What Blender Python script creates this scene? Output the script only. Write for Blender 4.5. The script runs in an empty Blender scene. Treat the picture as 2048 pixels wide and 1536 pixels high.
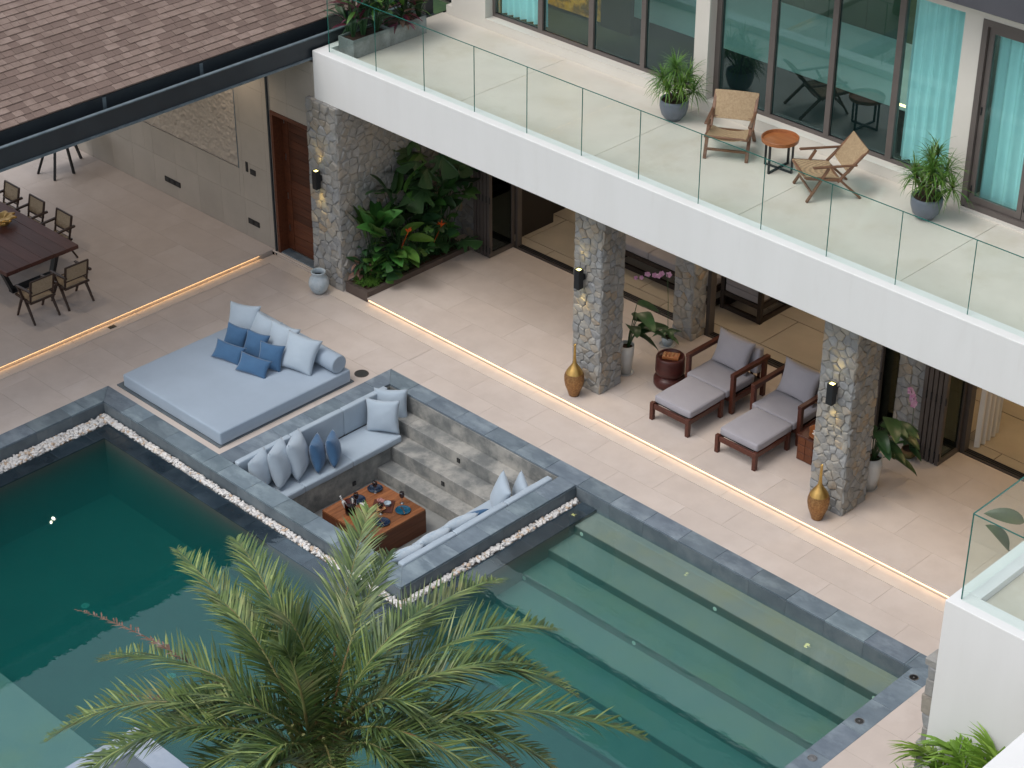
import bpy, bmesh, math, random
from mathutils import Vector, Matrix, noise
R = math.radians
rnd = random.Random(7)
sc = bpy.context.scene
col = sc.collection

# ------------------------------------------------------------------ camera
cam_d = bpy.data.cameras.new('camera')
cam = bpy.data.objects.new('camera', cam_d)
col.objects.link(cam)
PIT, YAW, ROL = 0.5499, 0.7768, 0.0019
F = Vector((-math.sin(YAW) * math.cos(PIT), math.cos(YAW) * math.cos(PIT), -math.sin(PIT)))
Rt = Vector((math.cos(YAW), math.sin(YAW), 0))
Up = Rt.cross(F)
R2 = math.cos(ROL) * Rt + math.sin(ROL) * Up
U2 = -math.sin(ROL) * Rt + math.cos(ROL) * Up
CAM = Vector((23.0059, -20.4018, 18.5))
m = Matrix((R2, U2, -F)).transposed().to_4x4()
m.translation = CAM
cam.matrix_world = m
cam_d.sensor_fit = 'HORIZONTAL'
cam_d.sensor_width = 36
cam_d.lens = 36 * 4121.2351 / 2048
cam_d.clip_end = 600
cam_d.dof.use_dof = False
sc.camera = cam

# ------------------------------------------------------------------ light
SUN_EL, SUN_AZ = R(62), R(200)      # azimuth measured clockwise from +y
w = bpy.data.worlds.new('World')
sc.world = w
w.use_nodes = True
nt = w.node_tree
nt.nodes.clear()
sky = nt.nodes.new('ShaderNodeTexSky')
sky.sky_type = 'NISHITA'
sky.sun_disc = False
sky.sun_elevation = SUN_EL
sky.sun_rotation = SUN_AZ
sky.air_density = 1.0
sky.dust_density = 2.5
sky.ozone_density = 1.0
hs = nt.nodes.new('ShaderNodeHueSaturation')
hs.inputs['Saturation'].default_value = 0.38
bg = nt.nodes.new('ShaderNodeBackground')
bg.inputs['Strength'].default_value = 0.15
ow = nt.nodes.new('ShaderNodeOutputWorld')
nt.links.new(sky.outputs[0], hs.inputs['Color'])
nt.links.new(hs.outputs[0], bg.inputs['Color'])
nt.links.new(bg.outputs[0], ow.inputs['Surface'])

sd = bpy.data.lights.new('sun', 'SUN')
sd.energy = 0.75
sd.angle = R(28)
sd.color = (1.0, 0.965, 0.92)
sun = bpy.data.objects.new('sun', sd)
col.objects.link(sun)
sdir = Vector((math.sin(SUN_AZ) * math.cos(SUN_EL), math.cos(SUN_AZ) * math.cos(SUN_EL), math.sin(SUN_EL)))
sun.rotation_euler = sdir.to_track_quat('Z', 'Y').to_euler()
sun.location = (0, 0, 30)

sc.render.engine = 'CYCLES'
sc.view_settings.view_transform = 'Standard'
sc.view_settings.look = 'None'
sc.view_settings.exposure = 0.35
sc.view_settings.gamma = 1
sc.view_settings.use_curve_mapping = False
cy = sc.cycles
cy.use_denoising = True
try:
    cy.denoiser = 'OPENIMAGEDENOISE'
    cy.denoising_input_passes = 'RGB_ALBEDO_NORMAL'
except Exception:
    pass
cy.max_bounces = 8
cy.diffuse_bounces = 3
cy.glossy_bounces = 3
cy.transmission_bounces = 4
cy.transparent_max_bounces = 12
cy.volume_bounces = 1
cy.sample_clamp_indirect = 4
cy.caustics_reflective = False
cy.caustics_refractive = False

# ------------------------------------------------------------------ materials
def lin(c):
    return c
def mat(name, c1, c2=None, scale=4.0, rough=0.6, metal=0.0, objvar=0.0, bump=0.0, bscale=None, stretch=(1, 1, 1),
        detail=4, spec=0.4, sheen=0.0, coat=0.0, c3=None, s3=1.0, hue=0.0, lo=0.35, hi=0.65, t3=0.55, bd=0.01, ns=False):
    """base colour = noise mix of c1/c2 (+ broad patches c3); objvar varies value per object"""
    mt = bpy.data.materials.new(name)
    mt.use_nodes = True
    n = mt.node_tree.nodes
    l = mt.node_tree.links
    b = n['Principled BSDF']
    b.inputs['Roughness'].default_value = rough
    b.inputs['Metallic'].default_value = metal
    b.inputs['Specular IOR Level'].default_value = spec
    b.inputs['Coat Weight'].default_value = coat
    b.inputs['Sheen Weight'].default_value = sheen
    tc = n.new('ShaderNodeTexCoord')
    oi = n.new('ShaderNodeObjectInfo')
    mp = n.new('ShaderNodeMapping')
    mp.inputs['Scale'].default_value = stretch
    l.new(tc.outputs['Object'], mp.inputs['Vector'])
    off = n.new('ShaderNodeVectorMath')
    off.operation = 'MULTIPLY_ADD'
    off.inputs[1].default_value = (1, 1, 1)
    if objvar or hue:
        sc_ = n.new('ShaderNodeVectorMath'); sc_.operation = 'SCALE'
        sc_.inputs[0].default_value = (17, 31, 23)
        l.new(oi.outputs['Random'], sc_.inputs['Scale'])
        l.new(sc_.outputs[0], off.inputs[2])
    l.new(mp.outputs[0], off.inputs[0])
    vec = off.outputs[0]
    out = None
    if c2 is not None:
        nz = n.new('ShaderNodeTexNoise')
        nz.inputs['Scale'].default_value = scale
        nz.inputs['Detail'].default_value = detail
        nz.inputs['Roughness'].default_value = 0.6
        l.new(vec, nz.inputs['Vector'])
        rp = n.new('ShaderNodeMapRange')
        rp.inputs['From Min'].default_value = lo
        rp.inputs['From Max'].default_value = hi
        l.new(nz.outputs['Fac'], rp.inputs['Value'])
        mx = n.new('ShaderNodeMix'); mx.data_type = 'RGBA'
        mx.inputs[6].default_value = (*c1, 1); mx.inputs[7].default_value = (*c2, 1)
        l.new(rp.outputs[0], mx.inputs[0])
        out = mx.outputs[2]
    else:
        rgb = n.new('ShaderNodeRGB'); rgb.outputs[0].default_value = (*c1, 1)
        out = rgb.outputs[0]
    if c3 is not None:
        nz3 = n.new('ShaderNodeTexNoise')
        nz3.inputs['Scale'].default_value = s3
        nz3.inputs['Detail'].default_value = 5
        nz3.inputs['Roughness'].default_value = 0.65
        l.new(vec, nz3.inputs['Vector'])
        r3 = n.new('ShaderNodeMapRange')
        r3.inputs['From Min'].default_value = t3 - 0.06; r3.inputs['From Max'].default_value = t3 + 0.12
        l.new(nz3.outputs['Fac'], r3.inputs['Value'])
        m3 = n.new('ShaderNodeMix'); m3.data_type = 'RGBA'
        m3.inputs[7].default_value = (*c3, 1)
        l.new(out, m3.inputs[6]); l.new(r3.outputs[0], m3.inputs[0])
        out = m3.outputs[2]
    if objvar or hue:
        hv = n.new('ShaderNodeHueSaturation')
        mr = n.new('ShaderNodeMapRange')
        mr.inputs['To Min'].default_value = 1 - objvar; mr.inputs['To Max'].default_value = 1 + objvar
        l.new(oi.outputs['Random'], mr.inputs['Value']); l.new(mr.outputs[0], hv.inputs['Value'])
        if hue:
            mul = n.new('ShaderNodeMath'); mul.operation = 'MULTIPLY'; mul.inputs[1].default_value = 7.31
            fr = n.new('ShaderNodeMath'); fr.operation = 'FRACT'
            mh = n.new('ShaderNodeMapRange')
            mh.inputs['To Min'].default_value = 0.5 - hue; mh.inputs['To Max'].default_value = 0.5 + hue
            l.new(oi.outputs['Random'], mul.inputs[0]); l.new(mul.outputs[0], fr.inputs[0]); l.new(fr.outputs[0], mh.inputs['Value'])
            l.new(mh.outputs[0], hv.inputs['Hue'])
        l.new(out, hv.inputs['Color'])
        out = hv.outputs[0]
    l.new(out, b.inputs['Base Color'])
    if bump:
        nb = n.new('ShaderNodeTexNoise')
        nb.inputs['Scale'].default_value = bscale or scale * 3
        nb.inputs['Detail'].default_value = 6
        l.new(vec, nb.inputs['Vector'])
        bp = n.new('ShaderNodeBump')
        bp.inputs['Strength'].default_value = bump
        bp.inputs['Distance'].default_value = bd
        l.new(nb.outputs['Fac'], bp.inputs['Height'])
        l.new(bp.outputs[0], b.inputs['Normal'])
    return mt

def weave(name, c1, c2, sx=60, sy=60, rough=0.7):
    mt = mat(name, c1, c2, 30, rough)
    n = mt.node_tree.nodes; l = mt.node_tree.links; b = n['Principled BSDF']
    tc = n.new('ShaderNodeTexCoord')
    hts = []
    for ax, s in ((0, sx), (2, sy)):
        wv = n.new('ShaderNodeTexWave'); wv.wave_type = 'BANDS'
        wv.bands_direction = 'X' if ax == 0 else 'Z'
        wv.inputs['Scale'].default_value = s; wv.inputs['Distortion'].default_value = 1.2
        l.new(tc.outputs['Object'], wv.inputs['Vector']); hts.append(wv.outputs['Fac'])
    mu = n.new('ShaderNodeMath'); mu.operation = 'MULTIPLY'
    l.new(hts[0], mu.inputs[0]); l.new(hts[1], mu.inputs[1])
    src = b.inputs['Base Color'].links[0].from_socket
    mx = n.new('ShaderNodeMix'); mx.data_type = 'RGBA'; mx.blend_type = 'MULTIPLY'
    mr = n.new('ShaderNodeMapRange'); mr.inputs['To Min'].default_value = 0.55; mr.inputs['To Max'].default_value = 1.15
    l.new(mu.outputs[0], mr.inputs['Value'])
    mx.inputs[0].default_value = 1
    l.new(src, mx.inputs[6]); l.new(mr.outputs[0], mx.inputs[7]); l.new(mx.outputs[2], b.inputs['Base Color'])
    bp = n.new('ShaderNodeBump'); bp.inputs['Strength'].default_value = 0.6; bp.inputs['Distance'].default_value = 0.004
    l.new(mu.outputs[0], bp.inputs['Height']); l.new(bp.outputs[0], b.inputs['Normal'])
    return mt

def wood(name, c1, c2, axis=0, rough=0.45, coat=0.0, objvar=0.12, sc_=3.0):
    st = [9, 9, 9]; st[axis] = 0.7
    return mat(name, c1, c2, sc_, rough, stretch=tuple(st), objvar=objvar, bump=0.15, bscale=sc_ * 2, coat=coat, detail=6, lo=0.3, hi=0.7)

def glass(name, tint, gloss=(1, 1, 1), ior=1.5, rough=0.0, bump=None):
    mt = bpy.data.materials.new(name)
    mt.use_nodes = True
    n = mt.node_tree.nodes; l = mt.node_tree.links
    n.clear()
    o = n.new('ShaderNodeOutputMaterial')
    t = n.new('ShaderNodeBsdfTransparent'); t.inputs[0].default_value = (*tint, 1)
    g = n.new('ShaderNodeBsdfGlossy'); g.inputs['Roughness'].default_value = rough; g.inputs[0].default_value = (*gloss, 1)
    fr = n.new('ShaderNodeFresnel'); fr.inputs[0].default_value = ior
    mx = n.new('ShaderNodeMixShader')
    ge = n.new('ShaderNodeNewGeometry'); iv_ = n.new('ShaderNodeMath'); iv_.operation = 'SUBTRACT'; iv_.inputs[0].default_value = 1
    l.new(ge.outputs['Backfacing'], iv_.inputs[1])
    mf = n.new('ShaderNodeMath'); mf.operation = 'MULTIPLY'; l.new(fr.outputs[0], mf.inputs[0]); l.new(iv_.outputs[0], mf.inputs[1])
    l.new(mf.outputs[0], mx.inputs[0]); l.new(t.outputs[0], mx.inputs[1]); l.new(g.outputs[0], mx.inputs[2])
    l.new(mx.outputs[0], o.inputs['Surface'])
    if bump:
        tc = n.new('ShaderNodeTexCoord'); nz = n.new('ShaderNodeTexNoise')
        mp = n.new('ShaderNodeMapping'); mp.inputs['Scale'].default_value = (1, 1.8, 1)
        nz.inputs['Scale'].default_value = bump[0]; nz.inputs['Detail'].default_value = 2
        bp = n.new('ShaderNodeBump'); bp.inputs['Strength'].default_value = bump[1]; bp.inputs['Distance'].default_value = 0.01
        l.new(tc.outputs['Object'], mp.inputs[0]); l.new(mp.outputs[0], nz.inputs[0]); l.new(nz.outputs[0], bp.inputs['Height'])
        l.new(bp.outputs[0], g.inputs['Normal']); l.new(bp.outputs[0], fr.inputs['Normal'])
    return mt

def emit(name, c, s):
    mt = bpy.data.materials.new(name); mt.use_nodes = True
    b = mt.node_tree.nodes['Principled BSDF']
    b.inputs['Base Color'].default_value = (*c, 1)
    b.inputs['Emission Color'].default_value = (*c, 1); b.inputs['Emission Strength'].default_value = s
    return mt

M = {}
M['tile'] = mat('deck_stone_tile', (.590, .512, .458), (.545, .470, .420), 2.2, .55, objvar=.013, bump=.08, bscale=60, c3=(.615, .54, .49), s3=.9, detail=8)
M['tile_in'] = mat('interior_stone_tile', (.43, .37, .29), (.38, .33, .26), 1.5, .35, objvar=.03, bump=.03, bscale=40)
M['grout'] = mat('grout', (.43, .37, .33), (.38, .33, .295), 8, .9)
M['grout_dark'] = mat('dark_grout', (.10, .09, .08), None, 8, .9)
M['band'] = mat('pale_stone_band', (.68, .595, .52), (.63, .545, .475), 3, .6, bump=.05, bscale=50)
M['slate'] = mat('blue_grey_slate', (.17, .215, .25), (.118, .155, .188), 2.6, .5, objvar=.17, bump=.25, bscale=22, c3=(.23, .285, .32), s3=1.7, detail=9, hue=.012, stretch=(1, 1.8, 1), bd=.006)
M['slate_wall'] = mat('slate_facing', (.135, .165, .185), (.095, .12, .14), 3, .45, objvar=.12, bump=.2, bscale=25, c3=(.16, .185, .20), s3=2)
M['deep_tile'] = mat('depth_darkened_pool_stone', (.13, .19, .155), (.10, .155, .13), 1.4, .6, objvar=.03)  # darkening by the deep water is put into the floor colour
M['riser_shade'] = mat('shade_darkened_riser_stone', (.09, .115, .10), (.07, .095, .085), 1.4, .6, objvar=.03)  # shade on the step risers is put into this darker stone colour
M['slate_wet'] = mat('wet_slate', (.03, .045, .062), (.018, .03, .045), 3, .12, objvar=.2, bump=.15, bscale=18, c3=(.05, .07, .09), s3=1.6, spec=.6)
M['concrete'] = mat('raw_polished_concrete', (.30, .30, .28), (.165, .172, .168), 4.5, .6, bump=.5, bscale=18, c3=(.40, .385, .35), s3=2.0, detail=10, lo=.3, hi=.62, bd=.006)
M['concrete_floor'] = mat('pit_floor_concrete', (.30, .30, .28), (.20, .205, .2), 2, .65, bump=.2, bscale=14, detail=9)
M['white'] = mat('white_render', (.80, .80, .785), (.775, .775, .757), .8, .75, bump=.05, bscale=90, stretch=(3, 3, .5), c3=(.76, .755, .735), s3=1.6, t3=.66)
M['beige_wall'] = mat('beige_wall_paint', (.70, .665, .60), (.66, .625, .56), 1, .8, bump=.03, bscale=100)
M['balcony_floor'] = mat('polished_balcony_concrete', (.68, .635, .56), (.61, .57, .50), 1.1, .5, bump=.04, bscale=30, c3=(.58, .53, .44), s3=.9, t3=.57, detail=8)
M['wall_tile'] = mat('beige_wall_tile', (.43, .385, .33), (.39, .35, .30), 1.6, .6, objvar=.04, bump=.04, bscale=40)
M['relief'] = mat('relief_plaster', (.47, .41, .345), (.43, .375, .315), 3, .8, bump=.4, bscale=18, bd=.02)
M['stone'] = mat('rubble_stone', (.335, .325, .305), (.25, .25, .24), 9, .85, objvar=.12, bump=.9, bscale=30, c3=(.335, .30, .25), s3=2.2, hue=.0, t3=.54, bd=.012, detail=8)
M['stone_warm'] = mat('tan_rubble_stone', (.36, .325, .275), (.28, .255, .22), 8, .85, objvar=.12, bump=.9, bscale=30, c3=(.36, .27, .18), s3=3, bd=.012, detail=8)
M['stone_cool'] = mat('blue_grey_rubble_stone', (.315, .32, .32), (.245, .25, .255), 8, .85, objvar=.1, bump=.9, bscale=30, c3=(.29, .29, .27), s3=2.5, bd=.012, detail=8)
M['mortar'] = mat('mortar', (.42, .41, .39), (.34, .33, .315), 14, .95, bump=.5, bscale=40)
M['shingle'] = mat('brown_asphalt_shingle', (.26, .19, .157), (.205, .148, .122), 90, .95, objvar=.08, bump=.5, bscale=160, c3=(.30, .225, .19), s3=2.0, detail=3)
M['shingle_dark'] = mat('dark_asphalt_shingle', (.21, .15, .124), (.168, .118, .098), 90, .95, objvar=.08, bump=.5, bscale=160, detail=3)
M['gutter'] = mat('charcoal_metal', (.030, .038, .045), (.024, .030, .036), 2, .42, bump=.02)
M['gutter_edge'] = mat('pale_metal_lip', (.16, .20, .22), (.10, .13, .15), 6, .4)  # paler grey than the gutter face
M['frame'] = mat('taupe_aluminium', (.135, .115, .105), (.12, .102, .094), 3, .45)
M['frame_dark'] = mat('dark_bronze_aluminium', (.085, .072, .066), (.072, .062, .057), 3, .4)
M['canopy'] = mat('grey_zinc', (.085, .085, .098), (.075, .075, .086), 1.2, .5)
M['black'] = mat('black_metal', (.012, .013, .015), None, 4, .4)
M['black_wood'] = mat('black_stained_wood', (.016, .012, .010), (.028, .018, .014), 4, .4, stretch=(1, 1, 6), bump=.05)
M['dining_wood'] = mat('dark_brown_chair_wood', (.035, .020, .014), (.055, .03, .02), 5, .4, stretch=(1, 1, 5), bump=.05)
M['table_wood'] = wood('mahogany_plank', (.115, .045, .033), (.065, .024, .019), 0, .42, objvar=.14)
M['door_wood'] = wood('reddish_door_wood', (.125, .040, .017), (.065, .020, .010), 0, .42, objvar=.35)
M['teak'] = wood('warm_teak', (.30, .115, .042), (.165, .058, .022), 1, .38, coat=.15, objvar=.25)
M['teak_side'] = wood('teak_side', (.165, .052, .020), (.105, .032, .012), 1, .42, objvar=.12)
M['red_wood'] = wood('oiled_red_wood', (.105, .030, .017), (.062, .018, .011), 1, .38, objvar=.12)
M['stool_wood'] = mat('dark_red_turned_wood', (.085, .022, .018), (.055, .016, .013), 3, .35, bump=.05, stretch=(1, 1, 4))
M['lounge_wood'] = mat('walnut_chair_wood', (.21, .105, .055), (.13, .062, .033), 4, .4, stretch=(1, 1, 5), bump=.05)
M['tray_wood'] = wood('orange_tray_wood', (.40, .15, .05), (.27, .09, .03), 0, .35, objvar=.05)
M['cane'] = weave('woven_natural_cane', (.60, .44, .26), (.46, .32, .18), 26, 26)
M['cane_d'] = weave('open_cane_mesh', (.54, .42, .29), (.44, .34, .22), 34, 34)
M['fab_light'] = mat('pale_blue_grey_fabric', (.40, .475, .545), (.355, .43, .50), 2, .9, bump=.25, bscale=260, sheen=.25, bd=.002)
M['fab_pale'] = mat('faded_pale_fabric', (.50, .56, .61), (.40, .48, .55), 5, .9, bump=.25, bscale=240, sheen=.25, bd=.002, c3=(.34, .44, .53), s3=9)
M['fab_bed'] = mat('blue_grey_daybed_fabric', (.345, .42, .505), (.315, .385, .465), 1.2, .9, bump=.25, bscale=260, sheen=.2, bd=.002)
M['fab_blue'] = mat('deep_blue_fabric', (.045, .13, .255), (.036, .105, .215), 3, .75, bump=.3, bscale=240, sheen=.35, bd=.002)
M['fab_grey'] = mat('lilac_grey_fabric', (.36, .345, .375), (.325, .312, .342), 2, .9, bump=.3, bscale=260, sheen=.2, bd=.002)
M['fab_in'] = mat('interior_grey_fabric', (.30, .28, .29), (.26, .245, .255), 2, .9, bump=.2, bscale=200)
M['curtain'] = mat('white_voile_curtain', (.86, .88, .88), (.78, .82, .82), 1.5, .9, stretch=(8, 8, .3))
M['drape'] = mat('white_drape', (.7, .68, .64), None, 3, .9)
M['leaf'] = mat('green_leaf', (.065, .17, .030), (.042, .115, .024), 6, .42, objvar=.35, hue=.02, spec=.5)
M['leaf_d'] = mat('dark_green_leaf', (.030, .085, .026), (.020, .058, .020), 6, .4, objvar=.3, hue=.02, spec=.5)
M['leaf_y'] = mat('bright_green_leaf', (.075, .175, .025), (.048, .12, .02), 6, .45, objvar=.3, hue=.02)
M['leaf_pale'] = mat('silvery_leaf_back', (.16, .21, .15), (.12, .17, .11), 6, .5, objvar=.2)
M['red_leaf'] = mat('burgundy_leaf', (.13, .015, .035), (.06, .015, .025), 6, .4, objvar=.4, hue=.02)
M['tan_leaf'] = mat('dusty_pink_leaf', (.25, .14, .10), (.17, .10, .075), 6, .5, objvar=.25)
M['date'] = mat('date_palm_leaflet', (.13, .195, .050), (.075, .125, .035), 3, .42, objvar=.16, c3=(.20, .215, .085), s3=1.8, t3=.58, spec=.45)
M['date_b'] = mat('bluish_palm_leaflet', (.075, .135, .045), (.05, .09, .033), 3, .42, objvar=.16, c3=(.14, .165, .075), s3=1.8, t3=.6, spec=.45)
M['date_l'] = mat('light_palm_leaflet', (.27, .34, .11), (.18, .25, .08), 3, .42, objvar=.16, c3=(.34, .33, .15), s3=1.8, t3=.6)
M['rachis'] = mat('palm_frond_stalk', (.24, .25, .095), (.17, .16, .06), 4, .5, c3=(.22, .11, .05), s3=2)
M['dead'] = mat('dry_brown_frond', (.20, .12, .085), (.12, .07, .05), 8, .8, c3=(.38, .33, .30), s3=6, t3=.62)
M['areca'] = mat('areca_leaflet', (.20, .34, .04), (.12, .23, .028), 3, .42, objvar=.2, hue=.012)
M['drac'] = mat('dracaena_leaf', (.10, .21, .03), (.06, .14, .024), 5, .4, objvar=.25, hue=.015, c3=(.20, .22, .05), s3=5, t3=.62)
M['bark'] = mat('palm_bark', (.12, .085, .055), (.06, .042, .03), 9, .95, bump=1, bscale=14, bd=.03)
M['soil'] = mat('potting_soil', (.075, .038, .024), (.035, .02, .014), 20, .95, bump=.8, bscale=60)
M['pot'] = mat('slate_blue_glazed_pot', (.14, .165, .20), (.115, .14, .17), 3, .38, bump=.04)
M['pot_white'] = mat('white_ceramic_pot', (.62, .62, .60), (.56, .56, .54), 3, .35)
M['pot_clay'] = mat('mossy_clay_pot', (.16, .085, .035), (.10, .075, .03), 7, .8, c3=(.09, .11, .03), s3=4)
M['jar'] = mat('speckled_blue_white_jar', (.50, .56, .60), (.33, .42, .48), 5, .5, bump=.15, bscale=30, c3=(.16, .15, .13), s3=26, t3=.66)
M['jar_in'] = mat('jar_inside_glaze', (.03, .05, .06), None, 4, .3)
M['gold'] = mat('aged_gold', (.62, .40, .13), (.50, .29, .09), 8, .34, metal=.9, bump=.1, bscale=30)
M['gold_rib'] = mat('ribbed_bronze_gold', (.42, .24, .10), (.24, .12, .05), 34, .42, metal=.75, bump=.9, bscale=46, bd=.01)
M['trough'] = mat('grey_concrete_trough', (.20, .225, .215), (.14, .16, .155), 3, .75, bump=.15, bscale=30, c3=(.30, .33, .32), s3=2)
M['planter_edge'] = mat('brown_stone_kerb', (.115, .088, .075), (.095, .072, .062), 4, .6, objvar=.06, bump=.05)
M['pool_tile'] = mat('green_grey_pool_stone', (.25, .275, .235), (.20, .24, .22), 1.4, .6, objvar=.03, bump=.1, bscale=30, c3=(.26, .27, .19), s3=.8, detail=8)
M['pebble_t'] = mat('tan_pebble', (.60, .46, .34), (.50, .38, .28), 5, .6)
M['pebble_g'] = mat('grey_pebble', (.52, .51, .50), (.43, .42, .41), 5, .6)
M['pebble'] = mat('white_pebble', (.76, .745, .72), (.64, .62, .60), 5, .6, c3=(.66, .54, .42), s3=7, t3=.62)
M['lawn'] = mat('lawn', (.035, .075, .02), (.02, .05, .015), 3, .9, bump=.5, bscale=60)
M['plate'] = mat('dark_blue_glazed_plate', (.008, .014, .035), (.012, .03, .06), 7, .12, spec=.6)
M['plate_teal'] = mat('teal_blue_plate', (.006, .06, .11), (.01, .09, .15), 7, .12, spec=.6)
M['cutlery'] = mat('copper_cutlery', (.55, .36, .27), None, 3, .25, metal=1)
M['snack'] = mat('snack_food', (.55, .36, .14), (.42, .14, .08), 40, .7, bump=.5, bscale=60)
M['pink_flower'] = mat('pink_orchid_petal', (.50, .20, .42), (.66, .45, .60), 20, .6)
M['dusty_pink'] = mat('dusty_pink_bloom', (.50, .27, .25), (.38, .18, .18), 30, .7, bump=.4)
M['orange_fl'] = mat('orange_heliconia', (.80, .13, .02), (.6, .08, .01), 12, .5)
M['steel'] = mat('brushed_steel', (.45, .45, .46), None, 3, .3, metal=1)
M['disc'] = mat('dark_grille', (.05, .052, .05), (.03, .03, .03), 60, .6)
M['pool_lamp'] = mat('pale_lens', (.62, .74, .62), None, 3, .3)
M['amber_glass'] = glass('amber_glass', (.42, .16, .05), ior=1.5)
M['smoke_glass'] = glass('smoked_glass', (.52, .48, .50), ior=1.6)
M['rail_glass'] = glass('balustrade_glass', (.955, .987, .975), (1, 1, 1), 1.42)
M['glass_edge'] = mat('green_glass_edge', (.02, .14, .115), None, 3, .2)
M['win'] = glass('teal_window_glass', (.52, .76, .78), (.75, .95, 1.0), 1.85)
M['win_clear'] = glass('curtained_window_glass', (.78, .965, .96), (.7, .98, .95), 1.6)
M['door_glass'] = glass('dark_door_glass', (.30, .38, .38), (.8, 1, 1), 1.5)
M['gold_art'] = mat('gold_leaf_relief', (.95, .42, .03), (.25, .10, .01), 5, .45, metal=.1, bump=1, bscale=9, bd=.05, detail=8, lo=.4, hi=.6)
M['led'] = emit('warm_led', (1.0, .62, .27), 3.5)
M['lamp_top'] = emit('lamp_lens', (1.0, .88, .30), 3.2)
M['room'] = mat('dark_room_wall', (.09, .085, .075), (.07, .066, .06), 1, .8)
M['floor_dark'] = mat('black_floor_sheet', (.012, .012, .012), (.02, .02, .02), 20, .95)
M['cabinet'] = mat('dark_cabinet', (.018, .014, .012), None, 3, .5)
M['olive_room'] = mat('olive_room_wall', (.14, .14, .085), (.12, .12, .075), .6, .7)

def volume_mat():
    mt = glass('pool_water', (1, 1, 1), (.88, 1, 1), 1.85, 0.0, (4.5, .10))
    n = mt.node_tree.nodes; l = mt.node_tree.links
    o = [x for x in n if x.type == 'OUTPUT_MATERIAL'][0]
    ab = n.new('ShaderNodeVolumeAbsorption'); ab.inputs['Color'].default_value = (.03, .62, .60, 1); ab.inputs['Density'].default_value = 1.25
    s = n.new('ShaderNodeVolumeScatter'); s.inputs['Color'].default_value = (.08, .62, .60, 1); s.inputs['Density'].default_value = .27
    ad = n.new('ShaderNodeAddShader')
    l.new(ab.outputs[0], ad.inputs[0]); l.new(s.outputs[0], ad.inputs[1]); l.new(ad.outputs[0], o.inputs['Volume'])
    return mt
M['water'] = volume_mat()

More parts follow.
